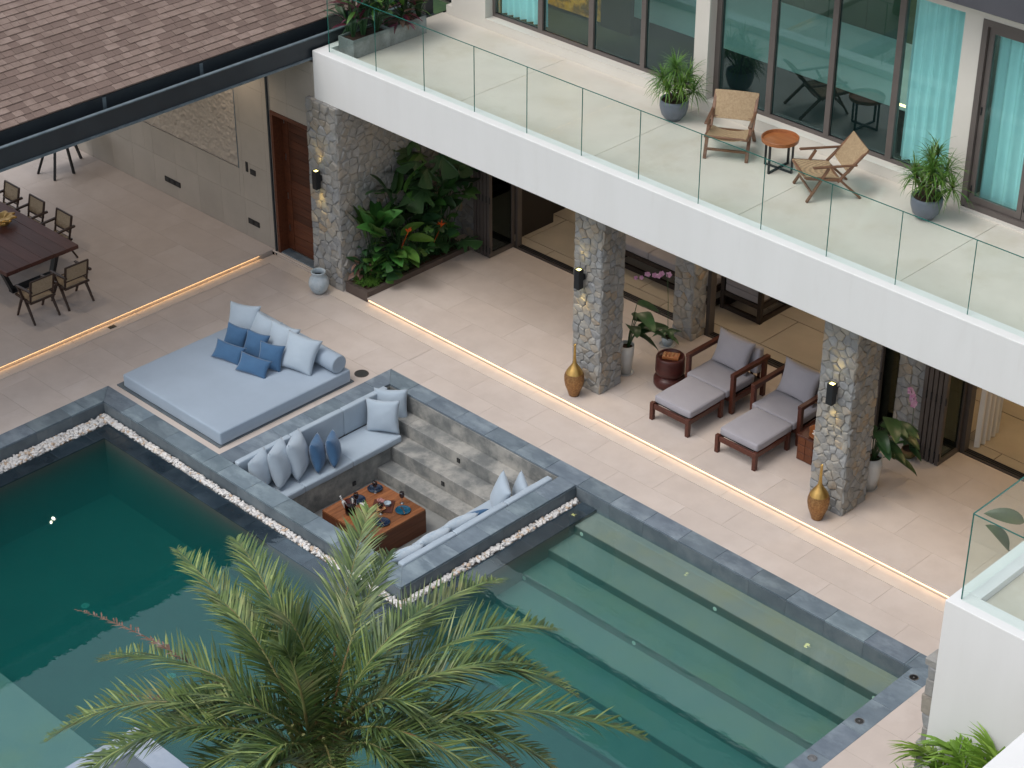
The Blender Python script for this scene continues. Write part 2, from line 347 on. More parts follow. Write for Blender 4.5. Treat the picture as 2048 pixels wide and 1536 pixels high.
# ------------------------------------------------------------------ object helpers
W = {}
def tag(o, label=None, cat=None, group=None, kind=None):
    if label: o['label'] = label
    if cat: o['category'] = cat
    if group: o['group'] = group
    if kind: o['kind'] = kind
    return o
def thing(name, label, cat, loc=(0, 0, 0), rotz=0.0, group=None, kind=None):
    o = bpy.data.objects.new(name, None)
    o.empty_display_size = .2
    col.objects.link(o); o.location = loc; o.rotation_euler = (0, 0, rotz)
    W[o.name] = Vector(loc)
    return tag(o, label, cat, group, kind)
def copy_tree(src, loc=None, rotz=None, parent=None, label=None, group=None, kids=None):
    c = src.copy(); col.objects.link(c)
    if parent: c.parent = parent
    if loc is not None: c.location = loc
    if rotz is not None: c.rotation_euler = (0, 0, rotz)
    if label: c['label'] = label
    if group: c['group'] = group
    for ch in list(src.children): copy_tree(ch, parent=c)
    return c
class B:
    """collects faces and links them as one mesh object"""
    def __init__(s): s.v = []; s.f = []; s.mi = []; s.cur = 0
    def add(s, vs, fs):
        k = len(s.v); s.v += [tuple(x) for x in vs]
        for f in fs: s.f.append([i + k for i in f]); s.mi.append(s.cur)
        return s
    def box(s, x0, x1, y0, y1, z0, z1):
        vs = [(x, y, z) for z in (z0, z1) for y in (y0, y1) for x in (x0, x1)]
        return s.add(vs, [(0, 2, 3, 1), (4, 5, 7, 6), (0, 1, 5, 4), (2, 6, 7, 3), (0, 4, 6, 2), (1, 3, 7, 5)])
    def bar(s, a, b, w, h=None, up=(0, 0, 1), w2=None, h2=None):
        a = Vector(a); b = Vector(b); h = h or w; w2 = w2 or w; h2 = h2 or h
        d = (b - a).normalized(); u = Vector(up)
        if abs(d.dot(u)) > .99: u = Vector((0, 1, 0))
        sd_ = d.cross(u).normalized(); u = sd_.cross(d)
        vs = []
        for p, ww, hh in ((a, w, h), (b, w2, h2)):
            for i, j in ((-1, -1), (1, -1), (1, 1), (-1, 1)):
                vs.append(p + sd_ * ww / 2 * i + u * hh / 2 * j)
        return s.add(vs, [(0, 1, 2, 3), (7, 6, 5, 4), (0, 4, 5, 1), (1, 5, 6, 2), (2, 6, 7, 3), (3, 7, 4, 0)])
    def tube(s, pts, rad, n=8, cap=True):
        pts = [Vector(p) for p in pts]
        if not hasattr(rad, '__len__'): rad = [rad] * len(pts)
        k = len(s.v); prev = None
        for i, p in enumerate(pts):
            d = (pts[min(i + 1, len(pts) - 1)] - pts[max(i - 1, 0)]).normalized()
            if prev is None:
                a = d.orthogonal().normalized()
            else:
                a = (prev - d * prev.dot(d)).normalized()
            prev = a; b = d.cross(a)
            for j in range(n):
                t = 2 * math.pi * j / n
                s.v.append(tuple(p + (a * math.cos(t) + b * math.sin(t)) * rad[i]))
        for i in range(len(pts) - 1):
            for j in range(n):
                s.f.append([k + i * n + j, k + i * n + (j + 1) % n, k + (i + 1) * n + (j + 1) % n, k + (i + 1) * n + j]); s.mi.append(s.cur)
        if cap:
            s.f.append([k + j for j in range(n)][::-1]); s.mi.append(s.cur)
            s.f.append([k + (len(pts) - 1) * n + j for j in range(n)]); s.mi.append(s.cur)
        return s
    def lathe(s, prof, c=(0, 0, 0), n=24, wob=None):
        k = len(s.v)
        for r, z in prof:
            for j in range(n):
                t = 2 * math.pi * j / n
                rr = r * (1 + (wob(t, z) if wob else 0))
                s.v.append((c[0] + rr * math.cos(t), c[1] + rr * math.sin(t), c[2] + z))
        for i in range(len(prof) - 1):
            for j in range(n):
                s.f.append([k + i * n + j, k + i * n + (j + 1) % n, k + (i + 1) * n + (j + 1) % n, k + (i + 1) * n + j]); s.mi.append(s.cur)
        return s
    def disc(s, c, r, n=20, up=1):
        vs = [(c[0] + r * math.cos(2 * math.pi * j / n), c[1] + r * math.sin(2 * math.pi * j / n), c[2]) for j in range(n)]
        return s.add(vs, [list(range(n)) if up > 0 else list(range(n))[::-1]])
    def build(s, name, mt, parent=None, world=True, smooth=False, bevel=0, seg=1, auto=None):
        off = Vector((0, 0, 0))
        if parent is not None and world:
            q = parent
            while q is not None:
                off += Vector(q.location); q = q.parent
        me = bpy.data.meshes.new(name)
        me.from_pydata([(v[0] - off.x, v[1] - off.y, v[2] - off.z) for v in s.v], [], s.f)
        for mm in (mt if isinstance(mt, (list, tuple)) else [mt]): me.materials.append(M[mm] if isinstance(mm, str) else mm)
        if any(s.mi): me.polygons.foreach_set('material_index', s.mi)
        bm = bmesh.new(); bm.from_mesh(me)
        bmesh.ops.recalc_face_normals(bm, faces=bm.faces)
        if bevel:
            bmesh.ops.bevel(bm, geom=[e for e in bm.edges], offset=bevel, segments=seg, affect='EDGES', profile=.6)
        bm.to_mesh(me); bm.free()
        if smooth or seg > 1: me.polygons.foreach_set('use_smooth', [True] * len(me.polygons))
        me.update()
        o = bpy.data.objects.new(name, me)
        col.objects.link(o)
        if parent is not None: o.parent = parent
        return o
def soft_box(b, x0, x1, y0, y1, z0, z1, r, puff=.012, seed=0.0, wr=.006):
    c = Vector(((x0 + x1) / 2, (y0 + y1) / 2, (z0 + z1) / 2)); h = Vector(((x1 - x0) / 2, (y1 - y0) / 2, (z1 - z0) / 2))
    def axis(hh):
        m_ = max(2, min(26, int((hh - r) * 2 / .09)))
        return [-hh, -hh + r * .3, -hh + r * .65] + [(-hh + r) + (2 * hh - 2 * r) * i / m_ for i in range(m_ + 1)] + [hh - r * .65, hh - r * .3, hh]
    A = [axis(h.x), axis(h.y), axis(h.z)]
    for ax in range(3):
        u, v = [(1, 2), (2, 0), (0, 1)][ax]
        for sg in (-1, 1):
            k = len(b.v)
            for q in A[v]:
                for p in A[u]:
                    w_ = [0, 0, 0]; w_[ax] = sg * h[ax]; w_[u] = p; w_[v] = q
                    pv = Vector(w_)
                    cl = Vector((max(-h.x + r, min(h.x - r, pv.x)), max(-h.y + r, min(h.y - r, pv.y)), max(-h.z + r, min(h.z - r, pv.z))))
                    d = pv - cl
                    pv = cl + d.normalized() * r
                    ee = (1 - (pv.x / h.x) ** 2) * (1 - (pv.y / h.y) ** 2) if ax == 2 else (1 - (w_[u] / h[u]) ** 2) * (1 - (w_[v] / h[v]) ** 2)
                    n_ = d.normalized()
                    wv = c + pv
                    pv = pv + n_ * (puff * max(0, ee) ** .5 + wr * noise.noise(Vector((wv.x * 3.5 + seed, wv.y * 3.5, wv.z * 5))) + wr * .35 * noise.noise(Vector((wv.x * 11, wv.y * 11 + seed, wv.z * 9))))
                    b.v.append(tuple(c + pv))
            nu, nv = len(A[u]), len(A[v])
            for j in range(nv - 1):
                for i in range(nu - 1):
                    a = k + j * nu + i
                    f = [a, a + 1, a + nu + 1, a + nu]
                    b.f.append(f if sg > 0 else f[::-1]); b.mi.append(b.cur)
    return b
def box(name, mt, x0, x1, y0, y1, z0, z1, parent=None, world=True, bevel=0, seg=1):
    return B().box(x0, x1, y0, y1, z0, z1).build(name, mt, parent, world, bevel=bevel, seg=seg)
def cyl(name, mt, c, r, h, parent=None, world=True, n=20, smooth=False):
    b = B(); b.tube([c, (c[0], c[1], c[2] + h)], r, n); return b.build(name, mt, parent, world)
# ================================================================== setting
XE = 11.185; CW = .351; H1 = .10; WZ = -.22
def rect_sub(regions):
    return regions
def tiles(parent, regions, tx, ty, ox, oy, ztop, mt='tile', name='tile', gap=.003, th=.02, holes=()):
    for (x0, x1, y0, y1) in regions:
        j = math.floor((y0 - oy) / ty)
        while oy + j * ty < y1:
            ya = max(y0, oy + j * ty); yb = min(y1, oy + (j + 1) * ty)
            sh = ox + (tx / 2 if j % 2 else 0)
            i = math.floor((x0 - sh) / tx)
            while sh + i * tx < x1:
                xa = max(x0, sh + i * tx); xb = min(x1, sh + (i + 1) * tx)
                if xb - xa > .02 and yb - ya > .02:
                    box(name, mt, xa + gap / 2, xb - gap / 2, ya + gap / 2, yb - gap / 2, ztop - th, ztop + rnd.uniform(-.0004, .0004), parent)
                i += 1
            j += 1
g = B()
for (x0, x1, y0, y1) in ((-300, -11.5, -300, 300), (30, 300, -300, 300), (-11.5, 30, -300, -22), (-11.5, 30, 16, 300)):
    g.add([(x0, y0, .02), (x1, y0, .02), (x1, y1, .02), (x0, y1, .02)], [(0, 1, 2, 3)])
tag(g.build('lawn', 'lawn'), kind='structure')

# bedding slabs under the paving (solid, pit and pool left open)
deck = B()
for r in ((-4.75, -3.031, -22, 1.29), (-3.031, 0, -3.789, 1.29), (0, 11.536, 0, 1.29), (11.536, 30, -22, 1.29)):
    deck.box(r[0], r[1], r[2], r[3], -.30, -.022)
deck = tag(deck.build('pool_deck', 'grout'), kind='structure')
tiles(deck, [(-4.746, -3.031, -9, 1.0), (-3.031, 0, -3.789, 1.0), (0, 11.536, 0, 1.0), (11.536, 14.2, -9, 1.0)], 1.41, .705, 5.66, .42 - .705 * 6, 0.0)
# pale band along the lit step
band = B()
x = -4.55
bandp = tag(box('lit_band', 'grout', -4.74, 14, 1.002, 1.29, -.022, -.004, None), kind='structure')
x = -4.72
while x < 14:
    box('band_slab', 'band', x + .002, min(x + 1.41, 14) - .002, 1.003, 1.287, -.004, .006, bandp); x += 1.41
# the same band along the dining terrace step
band2 = tag(box('lit_band_dining', 'grout', -4.746, -4.5, -9, .999, -.0215, .001, None), kind='structure')
y = -9
while y < .99:
    box('band_slab', 'band', -4.744, -4.50, y + .002, min(y + 1.41, .998) - .002, .001, .010, band2); y += 1.41

# covered terrace, one step up
ter = B(); ter.box(-4.70, 14.2, 1.33, 4.62, -.3, H1 - .022); ter.box(-4.70, 14.2, 1.30, 1.33, -.3, .045)
ter = tag(ter.build('covered_terrace', 'band'), kind='structure')
tiles(ter, [(-2.04, 14.2, 1.285, 4.60)], 1.41, .705, 5.66, 1.285, H1, th=.03)
tiles(ter, [(-4.74, -3.45, 1.285, 1.36)], 1.41, .705, 5.66, 1.285, H1, th=.03, mt='band')
# dining terrace
din = B(); din.box(-11.5, -4.80, -22, 1.33, -.3, H1 - .022)
din = tag(din.build('dining_terrace', 'band'), kind='structure')
tiles(din, [(-11.5, -4.755, -9, 1.33)], 1.41, .705, -4.755, -9, H1, th=.03)
# interior floor
inf = tag(box('living_room_floor', 'grout_dark', -2.0, 14.2, 4.80, 11.0, -.3, H1 - .012), kind='structure')
tiles(inf, [(-2.0, 14.2, 4.80, 11.0)], 1.43, 1.10, 1.26, 5.05, H1, 'tile_in', gap=.018, th=.02)

# ------------------------------------------------------------------ pool
pool = B()
pool.box(-4.0, XE, -18, -9.04, -2.6, -.62)                 # shallow shelf
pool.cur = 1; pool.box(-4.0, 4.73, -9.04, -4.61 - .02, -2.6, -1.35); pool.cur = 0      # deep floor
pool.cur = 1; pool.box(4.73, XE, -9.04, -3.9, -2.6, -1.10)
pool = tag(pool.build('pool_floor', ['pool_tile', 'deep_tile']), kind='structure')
st = B()
ed = [(-.351, -.86, -.30), (-.86, -1.455, -.455), (-1.455, -2.04, -.60), (-2.04, -2.62, -.74), (-2.62, -3.22, -.87), (-3.22, -3.9, -.99)]
for k, (ya, yb, z) in enumerate(ed):
    o = box('pool_step', 'pool_tile', 5.19 - .02, XE, yb, ya, -2.5, z, None)
    o.parent = pool
    xr_ = 5.19
    while xr_ < XE - .01:
        q_ = box('shaded_riser_slab', 'riser_shade', xr_ + .001, min(xr_ + .70, XE) - .001, ya - .0 if 0 else yb - .008, yb - .0005, -2.0, z - .012, None); q_.parent = pool  # thin facing whose colour carries the riser shade
        xr_ += .70
for sx, sy, sz in ((5.34, -.86, -.385), (5.24, -2.04, -.67), (8.05, -.86, -.385), (7.5, -2.04, -.67), (10.95, -.86, -.385), (8.3, -3.22, -.92)):
    b = B(); b.tube([(sx, sy + .01, sz), (sx, sy - .012, sz)], .035, 12)
    tag(b.build('pool_light', 'pool_lamp'), 'small round underwater lens in the riser of %s' % {
        (5.34): 'the top pool step, nearest the pebbles', (5.24): 'the third pool step, nearest the pebbles', (8.05): 'the top pool step, halfway along',
        (7.5): 'the third pool step, halfway along', (10.95): 'the top pool step, nearest the far coping', (8.3): 'a deep pool step beside the palm fronds'}[sx],
        'pool light', 'round lights set into the pool steps')
for (sx, sy, lb) in ((.77 - .55, -7.3 + .55, 'round white drain on the dark pool floor'), (2.55, -6.85, 'round pale drain glowing through the water beside the upper left palm frond'), (4.9, -6.9, 'round pale drain half hidden by the palm fronds')):
    b = B(); b.lathe([(0, -1.34), (.06, -1.34), (.07, -1.345), (.07, -1.36)], (sx, sy, .0), 16)
    tag(b.build('pool_drain', 'pool_lamp'), lb, 'drain', 'round drains on the pool floor')
# solid walls of the basin
wal = B()
wal.box(-3.03, -2.36, -18, -4.31, -2.6, -.30); wal.box(-3.03, 4.89, -4.31, -4.14, -2.6, -.30)
wal.box(4.724, 4.89, -4.31, -.351, -2.6, -.30)
wal.box(-3.03, -2.68, -18, -3.79, -2.6, -.031)            # retaining wall left
wal.box(-3.03 + .35, 4.724, -4.14, -3.79, -2.6, -.031)       # front wall of the pit
wal.box(4.373, 4.724, -3.79, -.351, -2.6, -.031)
wal.box(4.373, 11.536, -.351, 0, -2.6, -.031)
wal.box(XE, 11.536, -18, -.351, -2.6, -.031)
wal.box(0, 4.373, -.351, 0, -2.6, -.031); wal.box(0, .351, -3.79, -.351, -2.6, -.031)
wal = tag(wal.build('basin_walls', 'slate_wall'), kind='structure')
# facing slabs of slate on the walls
def facing(axis, a0, a1, c, out, z0, z1, step=.70, start=0.0, mt='slate_wall'):
    a = a0 - ((a0 - start) % step)
    while a < a1:
        p, q = max(a, a0), min(a + step, a1)
        if q - p > .03:
            lo, hi = (c, c + .012 * out) if out > 0 else (c + .012 * out, c)
            if axis == 'x': box('facing_slab', mt, p + .0015, q - .0015, lo, hi, z0, z1, wal)
            else: box('facing_slab', mt, lo, hi, p + .0015, q - .0015, z0, z1, wal)
        a += step
facing('x', 4.724, XE, -.351, -1, -.85, -.032, start=5.456 - .7)
facing('x', -2.68, 4.724, -4.14, -1, -.31, -.032, start=.2)
facing('y', -9.0, -4.14, -2.68, 1, -.31, -.032, start=-.6)
facing('y', -4.14, -.363, 4.724, 1, -.31, -.032, start=-.6)
# submerged dark ledge between pebbles and water
led_ = tag(B().box(-2.36, -2.05, -18, -4.61, -2.6, -.262).box(-2.36, 4.89, -4.61, -4.31, -2.6, -.262).box(4.89, 5.19, -4.61, -.363, -2.6, -.262).build('pool_ledge', 'grout_dark'), kind='structure')
def slabs(parent, axis, a0, a1, c0, c1, z0, z1, step=.70, start=0., mt='slate', name='slab', bev=.003):
    a = a0 - ((a0 - start) % step)
    while a < a1 - .01:
        p, q = max(a, a0), min(a + step, a1)
        if q - p > .02:
            if axis == 'x': box(name, mt, p + .002, q - .002, c0, c1, z0, z1 + rnd.uniform(-.001, .001), parent, bevel=bev)
            else: box(name, mt, c0, c1, p + .002, q - .002, z0, z1 + rnd.uniform(-.001, .001), parent, bevel=bev)
        a += step
slabs(led_, 'y', -13, -4.61, -2.36, -2.05, -.262, -.236, start=.1, mt='slate_wet')
slabs(led_, 'x', -2.36, 4.89, -4.61, -4.31, -.262, -.236, start=.2, mt='slate_wet')
slabs(led_, 'y', -4.61, -.365, 4.89, 5.19, -.262, -.236, start=.3, mt='slate_wet')
# coping with mitred corners
cop = tag(B().box(.02, 11.5, -.33, -.02, -.05, -.031).build('pool_coping', 'grout_dark'), kind='structure')
def poly_slab(parent, pts, z0, z1, mt='slate'):
    n = len(pts)
    b = B(); b.add([(x, y, z0) for x, y in pts] + [(x, y, z1) for x, y in pts], [list(range(n))[::-1], list(range(n, 2 * n))] + [(i, (i + 1) % n, n + (i + 1) % n, n + i) for i in range(n)])
    return b.build('slab', mt, parent)
zt = 0.002
def g_(v): return v
w_ = CW
# back run y in [-w,0]
slabs(cop, 'x', .72, 11.10, -w_, 0, -.031, zt, start=4.757 - .7 * 6)
poly_slab(cop, [(.002, -.003), (w_ + .002, -w_), (.718, -w_), (.718, 0), (.002, 0)], -.031, zt)
poly_slab(cop, [(0, -.006), (0, -.62), (w_, -.62), (w_, -w_ - .003)], -.031, zt)
slabs(cop, 'y', -3.79, -.622, 0, w_, -.031, zt, start=-1.32)
slabs(cop, 'x', .002, 4.36, -3.79 - w_, -3.79 - .002, -.031, zt, start=-.31)
slabs(cop, 'x', -2.2, .0, -3.79 - w_, -3.79, -.031, zt, start=-.31)
poly_slab(cop, [(-3.03, -3.79), (-2.679, -3.79 - w_), (-2.202, -3.79 - w_), (-2.202, -3.79)], -.031, zt)
poly_slab(cop, [(-3.03, -3.795), (-3.03, -4.5), (-2.68, -4.5), (-2.68, -3.79 - w_ - .004)], -.031, zt)
slabs(cop, 'y', -13, -4.502, -3.031, -2.68, -.031, zt, start=.1)
poly_slab(cop, [(4.362, -3.79), (4.373, -3.79), (4.722, -3.79 - w_ + .002), (4.722, -3.79 - w_), (4.362, -3.79 - w_)], -.031, zt)
slabs(cop, 'y', -3.42, -w_ - .002, 4.373, 4.724, -.031, zt, start=-.95, step=.66)
poly_slab(cop, [(4.375, -3.788), (4.724, -3.79 - w_ + .004), (4.724, -3.422), (4.373, -3.422)], -.031, zt)
poly_slab(cop, [(11.102, -w_), (XE, -w_), (11.534, -.003), (11.534, 0), (11.102, 0)], -.031, zt)
slabs(cop, 'y', -16, -w_ - .25, XE, 11.536, -.031, zt, start=-.6)
poly_slab(cop, [(XE, -w_ - .004), (11.536, -.007), (11.536, -w_ - .248), (XE, -w_ - .248)], -.031, zt)
for i, (x, y, lb, mt_) in enumerate(((11.33, -.52, 'black round deck inlet with steel ring in the coping corner next to the stone pier', 'black'), (11.34, -1.8, 'dark round deck inlet with steel ring in the right coping, middle one of three', 'disc'), (11.34, -2.84, 'pale steel round inlet in the right coping, nearest the lower frame edge', 'steel'))):
    t = thing('coping_inlet', lb, 'pool fitting', (x, y, .003), group='round inlets in the pool coping')
    B().lathe([(.0, .004), (.052, .004), (.055, .0)], n=18).build('cover', mt_, t, False)
    B().lathe([(.056, .0), (.058, .006), (.066, .006), (.068, .0)], n=18).build('ring', 'steel', t, False)
    B().lathe([(0, .011), (.012, .010), (.014, .004)], n=8).build('screw', 'steel', t, False)
for x, y, r_ in ((11.42, -1.93, .02), (11.33, -1.95, .013)):
    pass
# water
wb = B()
P = [(-2.36, -18), (XE + .003, -18), (XE + .003, -.352), (4.89, -.352), (4.89, -4.31), (-2.36, -4.31)]
n = len(P)
wb.add([(x, y, -2.4) for x, y in P] + [(x, y, WZ) for x, y in P], [list(range(n))[::-1], list(range(n, 2 * n))] + [(i, (i + 1) % n, n + (i + 1) % n, n + i) for i in range(n)])
tag(wb.build('pool_water', 'water'), kind='structure')
# island with the palm
isl = tag(B().box(4.80, 12, -18, -9.10, -2.4, -.032).build('palm_island', 'slate_wall'), kind='structure')
M['slate_pale'] = mat('pale_slate', (.36, .42, .50), (.30, .36, .44), 2.4, .55, objvar=.05, bump=.15, bscale=24, c3=(.42, .47, .54), s3=1.5)
for k, r in enumerate(((4.45, 4.80, -16, -8.76), (4.80, 12, -9.11, -8.76))):
    box('slab', 'slate_pale', r[0] + .001, r[1], r[2], r[3] if k else -8.76, -.6, .0, isl)
# pebbles
PB = B(); PB.multi = 1
ico = bmesh.new(); bmesh.ops.create_icosphere(ico, subdivisions=2, radius=1)
iv = [v.co.copy() for v in ico.verts]; fi = [[v.index for v in f.verts] for f in ico.faces]; ico.free()
def pebble(bb, x, y, z, r):
    a = rnd.uniform(0, 6.28); sx, sy, sz = r * rnd.uniform(.85, 1.35), r * rnd.uniform(.7, 1.0), r * rnd.uniform(.5, .8)
    q = Matrix.Rotation(a, 3, 'Z') @ Matrix.Rotation(rnd.uniform(-.6, .6), 3, 'X')
    vs = []
    for v in iv:
        u = Vector((v.x * sx, v.y * sy, v.z * sz)) * (1 + .10 * noise.noise(v * 1.3 + Vector((x * 9, y * 9, r * 99)))); u = q @ u
        vs.append((x + u.x, y + u.y, z + u.z))
    bb.cur = (0, 0, 0, 0, 0, 0, 0, 0, 1, 2)[rnd.randrange(10)] if len(bb.v) >= 0 and getattr(bb, 'multi', 0) else 0
    bb.add(vs, fi)
def pebble_strip(x0, x1, y0, y1):
    A = (x1 - x0) * (y1 - y0)
    pts = []
    for _ in range(int(A * 1500)):
        r = rnd.uniform(.020, .036)
        x = rnd.uniform(x0 + r, x1 - r); y = rnd.uniform(y0 + r, y1 - r)
        pts.append((x, y, r))
    for k, (x, y, r) in enumerate(pts):
        lay = k % 3
        pebble(PB, x, y, -.262 + .016 * lay + r * .5, r)
pebble_strip(-2.68 + .012, -2.36, -11.0, -4.14)
pebble_strip(-2.66, 4.89, -4.31, -4.155)
pebble_strip(4.736, 4.89, -4.31, -.375)
peb = PB.build('pebbles', ['pebble', 'pebble_t', 'pebble_g'], smooth=True)
tag(peb, kind='stuff')
# per-pebble tint through vertex island noise is left to the material
tag(B().box(-2.68, -2.36, -12, -4.14, -.31, -.285).box(-2.36, 4.89, -4.31, -4.14, -.31, -.285).box(4.724, 4.89, -4.31, -.36, -.31, -.285).build('pebble_channel', 'grout'), kind='structure')

# ------------------------------------------------------------------ sunken pit
pit = B()
pit.box(.351, 4.373, -3.79, -.351, -1.25, -1.10)
pit = tag(pit.build('sunken_pit_floor', 'concrete_floor'), kind='structure')
def seg_block(name, x0, x1, y0, y1, z0, z1):
    o = box(name, 'concrete', x0, x1, y0, y1, z0, z1, None, bevel=.006); o.parent = pit; return o
seg_block('step', 1.13, 3.59, -.67, -.365, -1.1, -.342)
seg_block('step', 1.13, 3.59, -1.063, -.672, -1.1, -.590)
seg_block('step', 1.13, 3.59, -1.395, -1.065, -1.1, -.866)
seg_block('bench_base', .365, 1.13, -3.776, -1.074, -1.1, -.590)
seg_block('bench_base', 3.592, 4.36, -3.776, -1.074, -1.1, -.590)
seg_block('step_end', .365, 1.128, -.670, -.365, -1.1, -.342); seg_block('step_end', .365, 1.128, -1.072, -.672, -1.1, -.590)
seg_block('step_end', 3.592, 4.36, -.670, -.365, -1.1, -.342); seg_block('step_end', 3.592, 4.36, -1.072, -.672, -1.1, -.590)
for r in ((.351, 4.373, -.364, -.352), (.351, 4.373, -3.789, -3.777), ):
    seg_block('wall_face', r[0], r[1], r[2], r[3], -1.1, -.034)
for r in ((.352, .364, -3.776, -.365), (4.361, 4.372, -3.776, -.365)):
    seg_block('wall_face', r[0], r[1], r[2], r[3], -1.1, -.034)
def step_lamp(x, y, z, ax, lb):
    t = thing('step_lamp', lb, 'recessed lamp', (x, y, z), group='small black recessed lamps in the pit')
    if ax == 'x': B().box(0, .012, -.035, .035, -.04, .04).build('frame', 'black', t, False); B().box(.012, .014, -.025, .025, -.03, .015).build('lens', 'disc', t, False)
    else: B().box(-.035, .035, -.012, 0, -.04, .04).build('frame', 'black', t, False); B().box(-.025, .025, -.014, -.012, -.03, .015).build('lens', 'disc', t, False)
step_lamp(1.13, -1.91, -.94, 'x', 'small black square lamp in the bench wall beside the wooden table')
step_lamp(2.37, -.67, -.485, 'y', 'small black square lamp in the uppermost concrete riser of the pit')
step_lamp(2.40, -1.063, -.745, 'y', 'small black square lamp in the lower concrete riser of the pit')

# ================================================================== villa
FY, ZB, ZT, BF = 1.314, 3.66, 4.58, 4.455
villa = thing('villa', 'two storey white villa with a long glass railed balcony over a covered terrace', 'house', (0, 4.4, 0))
B().box(-3.28, 14.5, FY, 1.62, ZB, ZT).build('balcony_fascia', 'white', villa, bevel=.008)
box('balcony_slab', 'beige_wall', -3.20, 14.4, 1.622, 11, ZB + .002, BF - .02, villa)
# balcony floor panels with joints
bx = [-3.2, -.05, 3.0, 5.95, 8.9, 14.4]
for a, b_ in zip(bx[:-1], bx[1:]):
    box('balcony_floor_panel', 'balcony_floor', a + .004, b_ - .004, 1.625, 4.405, BF - .019, BF, villa)
box('left_parapet_kerb', 'white', -3.28, -3.12, 1.622, 3.55, BF, ZT, villa)
# upper wall with openings (x ranges), sill 4.62, head 7.48
SILL, HEAD = 4.625, 7.48
box('plinth_wall', 'beige_wall', -3.1, 8.16, 4.41, 4.75, BF - .2, SILL, villa)
box('sill_ledge', 'beige_wall', -2.08, 7.84, 4.405, 4.62, SILL, SILL + .012, villa)
for a, b_ in ((-2.96, -2.08), (2.81, 3.10), (7.84, 8.16)):
    box('wall_pier', 'beige_wall', a, b_, 4.41, 4.80, SILL + (.013 if a > 0 else 0), HEAD, villa)
box('wall_pier', 'beige_wall', 11.0, 14.5, 4.41, 4.8, BF, HEAD, villa)
box('lintel', 'beige_wall', -6, 14.5, 4.40, 4.80, HEAD, 7.82, villa)
cn = B().box(-6.5, 15.5, 3.86, 4.9, 7.80, 9.6)
cn.build('roof_fascia', 'canopy', villa, bevel=.01)
for xx in (-4, -2, 0, 2, 4, 6, 8, 10, 12):
    box('fascia_seam', 'canopy', xx, xx + .012, 3.850, 3.859, 7.83, 9.55, villa)
# windows
def window(parts, z0, z1, yf, frames, gm, curtains=()):
    """frames: list of (x0,x1) mullions; panes between them"""
    fw = B()
    wn = B()
    xs0, xs1 = frames[0][0], frames[-1][1]
    wn.box(xs0, xs1, yf, yf + .09, z0, z0 + .06)
    wn.box(xs0, xs1, yf, yf + .09, z1 - .07, z1)
    wn = B().box(xs0, xs1, yf, yf + .09, z0, z0 + .06)
    o = wn.build('window_frame', 'frame', villa)
    box('head_rail', 'frame', xs0, xs1, yf, yf + .09, z1 - .07, z1, o)
    for a, b_ in frames:
        if b_ - a > .01: box('mullion', 'frame', a, b_, yf - .004, yf + .094, z0 + .061, z1 - .071, o)
    for i in range(len(frames) - 1):
        a, b_ = frames[i][1], frames[i + 1][0]
        box('gasket', 'black', a, b_, yf + .030, yf + .052, z0 + .061, z0 + .074, o)
        box('pane', gm[i], a + .004, b_ - .004, yf + .035, yf + .047, z0 + .075, z1 - .072, o)
    return o
window(None, SILL + .013, HEAD, 4.60, [(-2.08, -2.02), (-.94, -.83), (.28, .39), (1.48, 1.58), (2.74, 2.81)], ['win_clear', 'win', 'win', 'win'])
window(None, SILL + .013, HEAD, 4.60, [(3.10, 3.20), (4.20, 4.31), (5.39, 5.49), (6.59, 6.70), (7.835, 7.84)], ['win', 'win', 'win', 'win_clear'])
window(None, SILL + .013, HEAD, 4.60, [(-6, -5.9), (-4.6, -4.5), (-3.1, -2.96)], ['win', 'win'])
# balcony door with outer frame and leaves
df = B(); df.box(8.16, 8.25, 4.39, 4.62, BF + .05, HEAD); df.box(8.25, 11.0, 4.39, 4.62, HEAD - .10, HEAD); df.box(8.25, 11.0, 4.39, 4.66, BF + .02, BF + .11)
df.build('door_frame', 'frame', villa)
box('door_threshold', 'beige_wall', 8.16, 11.0, 4.30, 4.388, BF, BF + .03, villa)
for a in (8.262, 9.19, 10.12):
    z0, z1 = BF + .12, HEAD - .105
    lf = B(); lf.box(a, a + .085, 4.44, 4.50, z0, z1).box(a + .83, a + .915, 4.44, 4.50, z0, z1).box(a + .085, a + .83, 4.44, 4.50, z0, z0 + .10).box(a + .085, a + .83, 4.44, 4.50, z1 - .10, z1)
    lf = lf.build('door_leaf', 'frame', villa)
    box('pane', 'win_clear', a + .088, a + .827, 4.464, 4.476, z0 + .103, z1 - .103, lf)
    b = B(); b.tube([(a + .03, 4.432, z0 + .15), (a + .03, 4.432, z0 + .27)], .012, 8); b.tube([(a + .03, 4.432, 6.0), (a + .03, 4.432, 6.12)], .012, 8); b.build('hinge', 'black', lf)
M['pale_floor'] = mat('pale_room_floor', (.50, .55, .52), (.44, .50, .47), 1.2, .5)
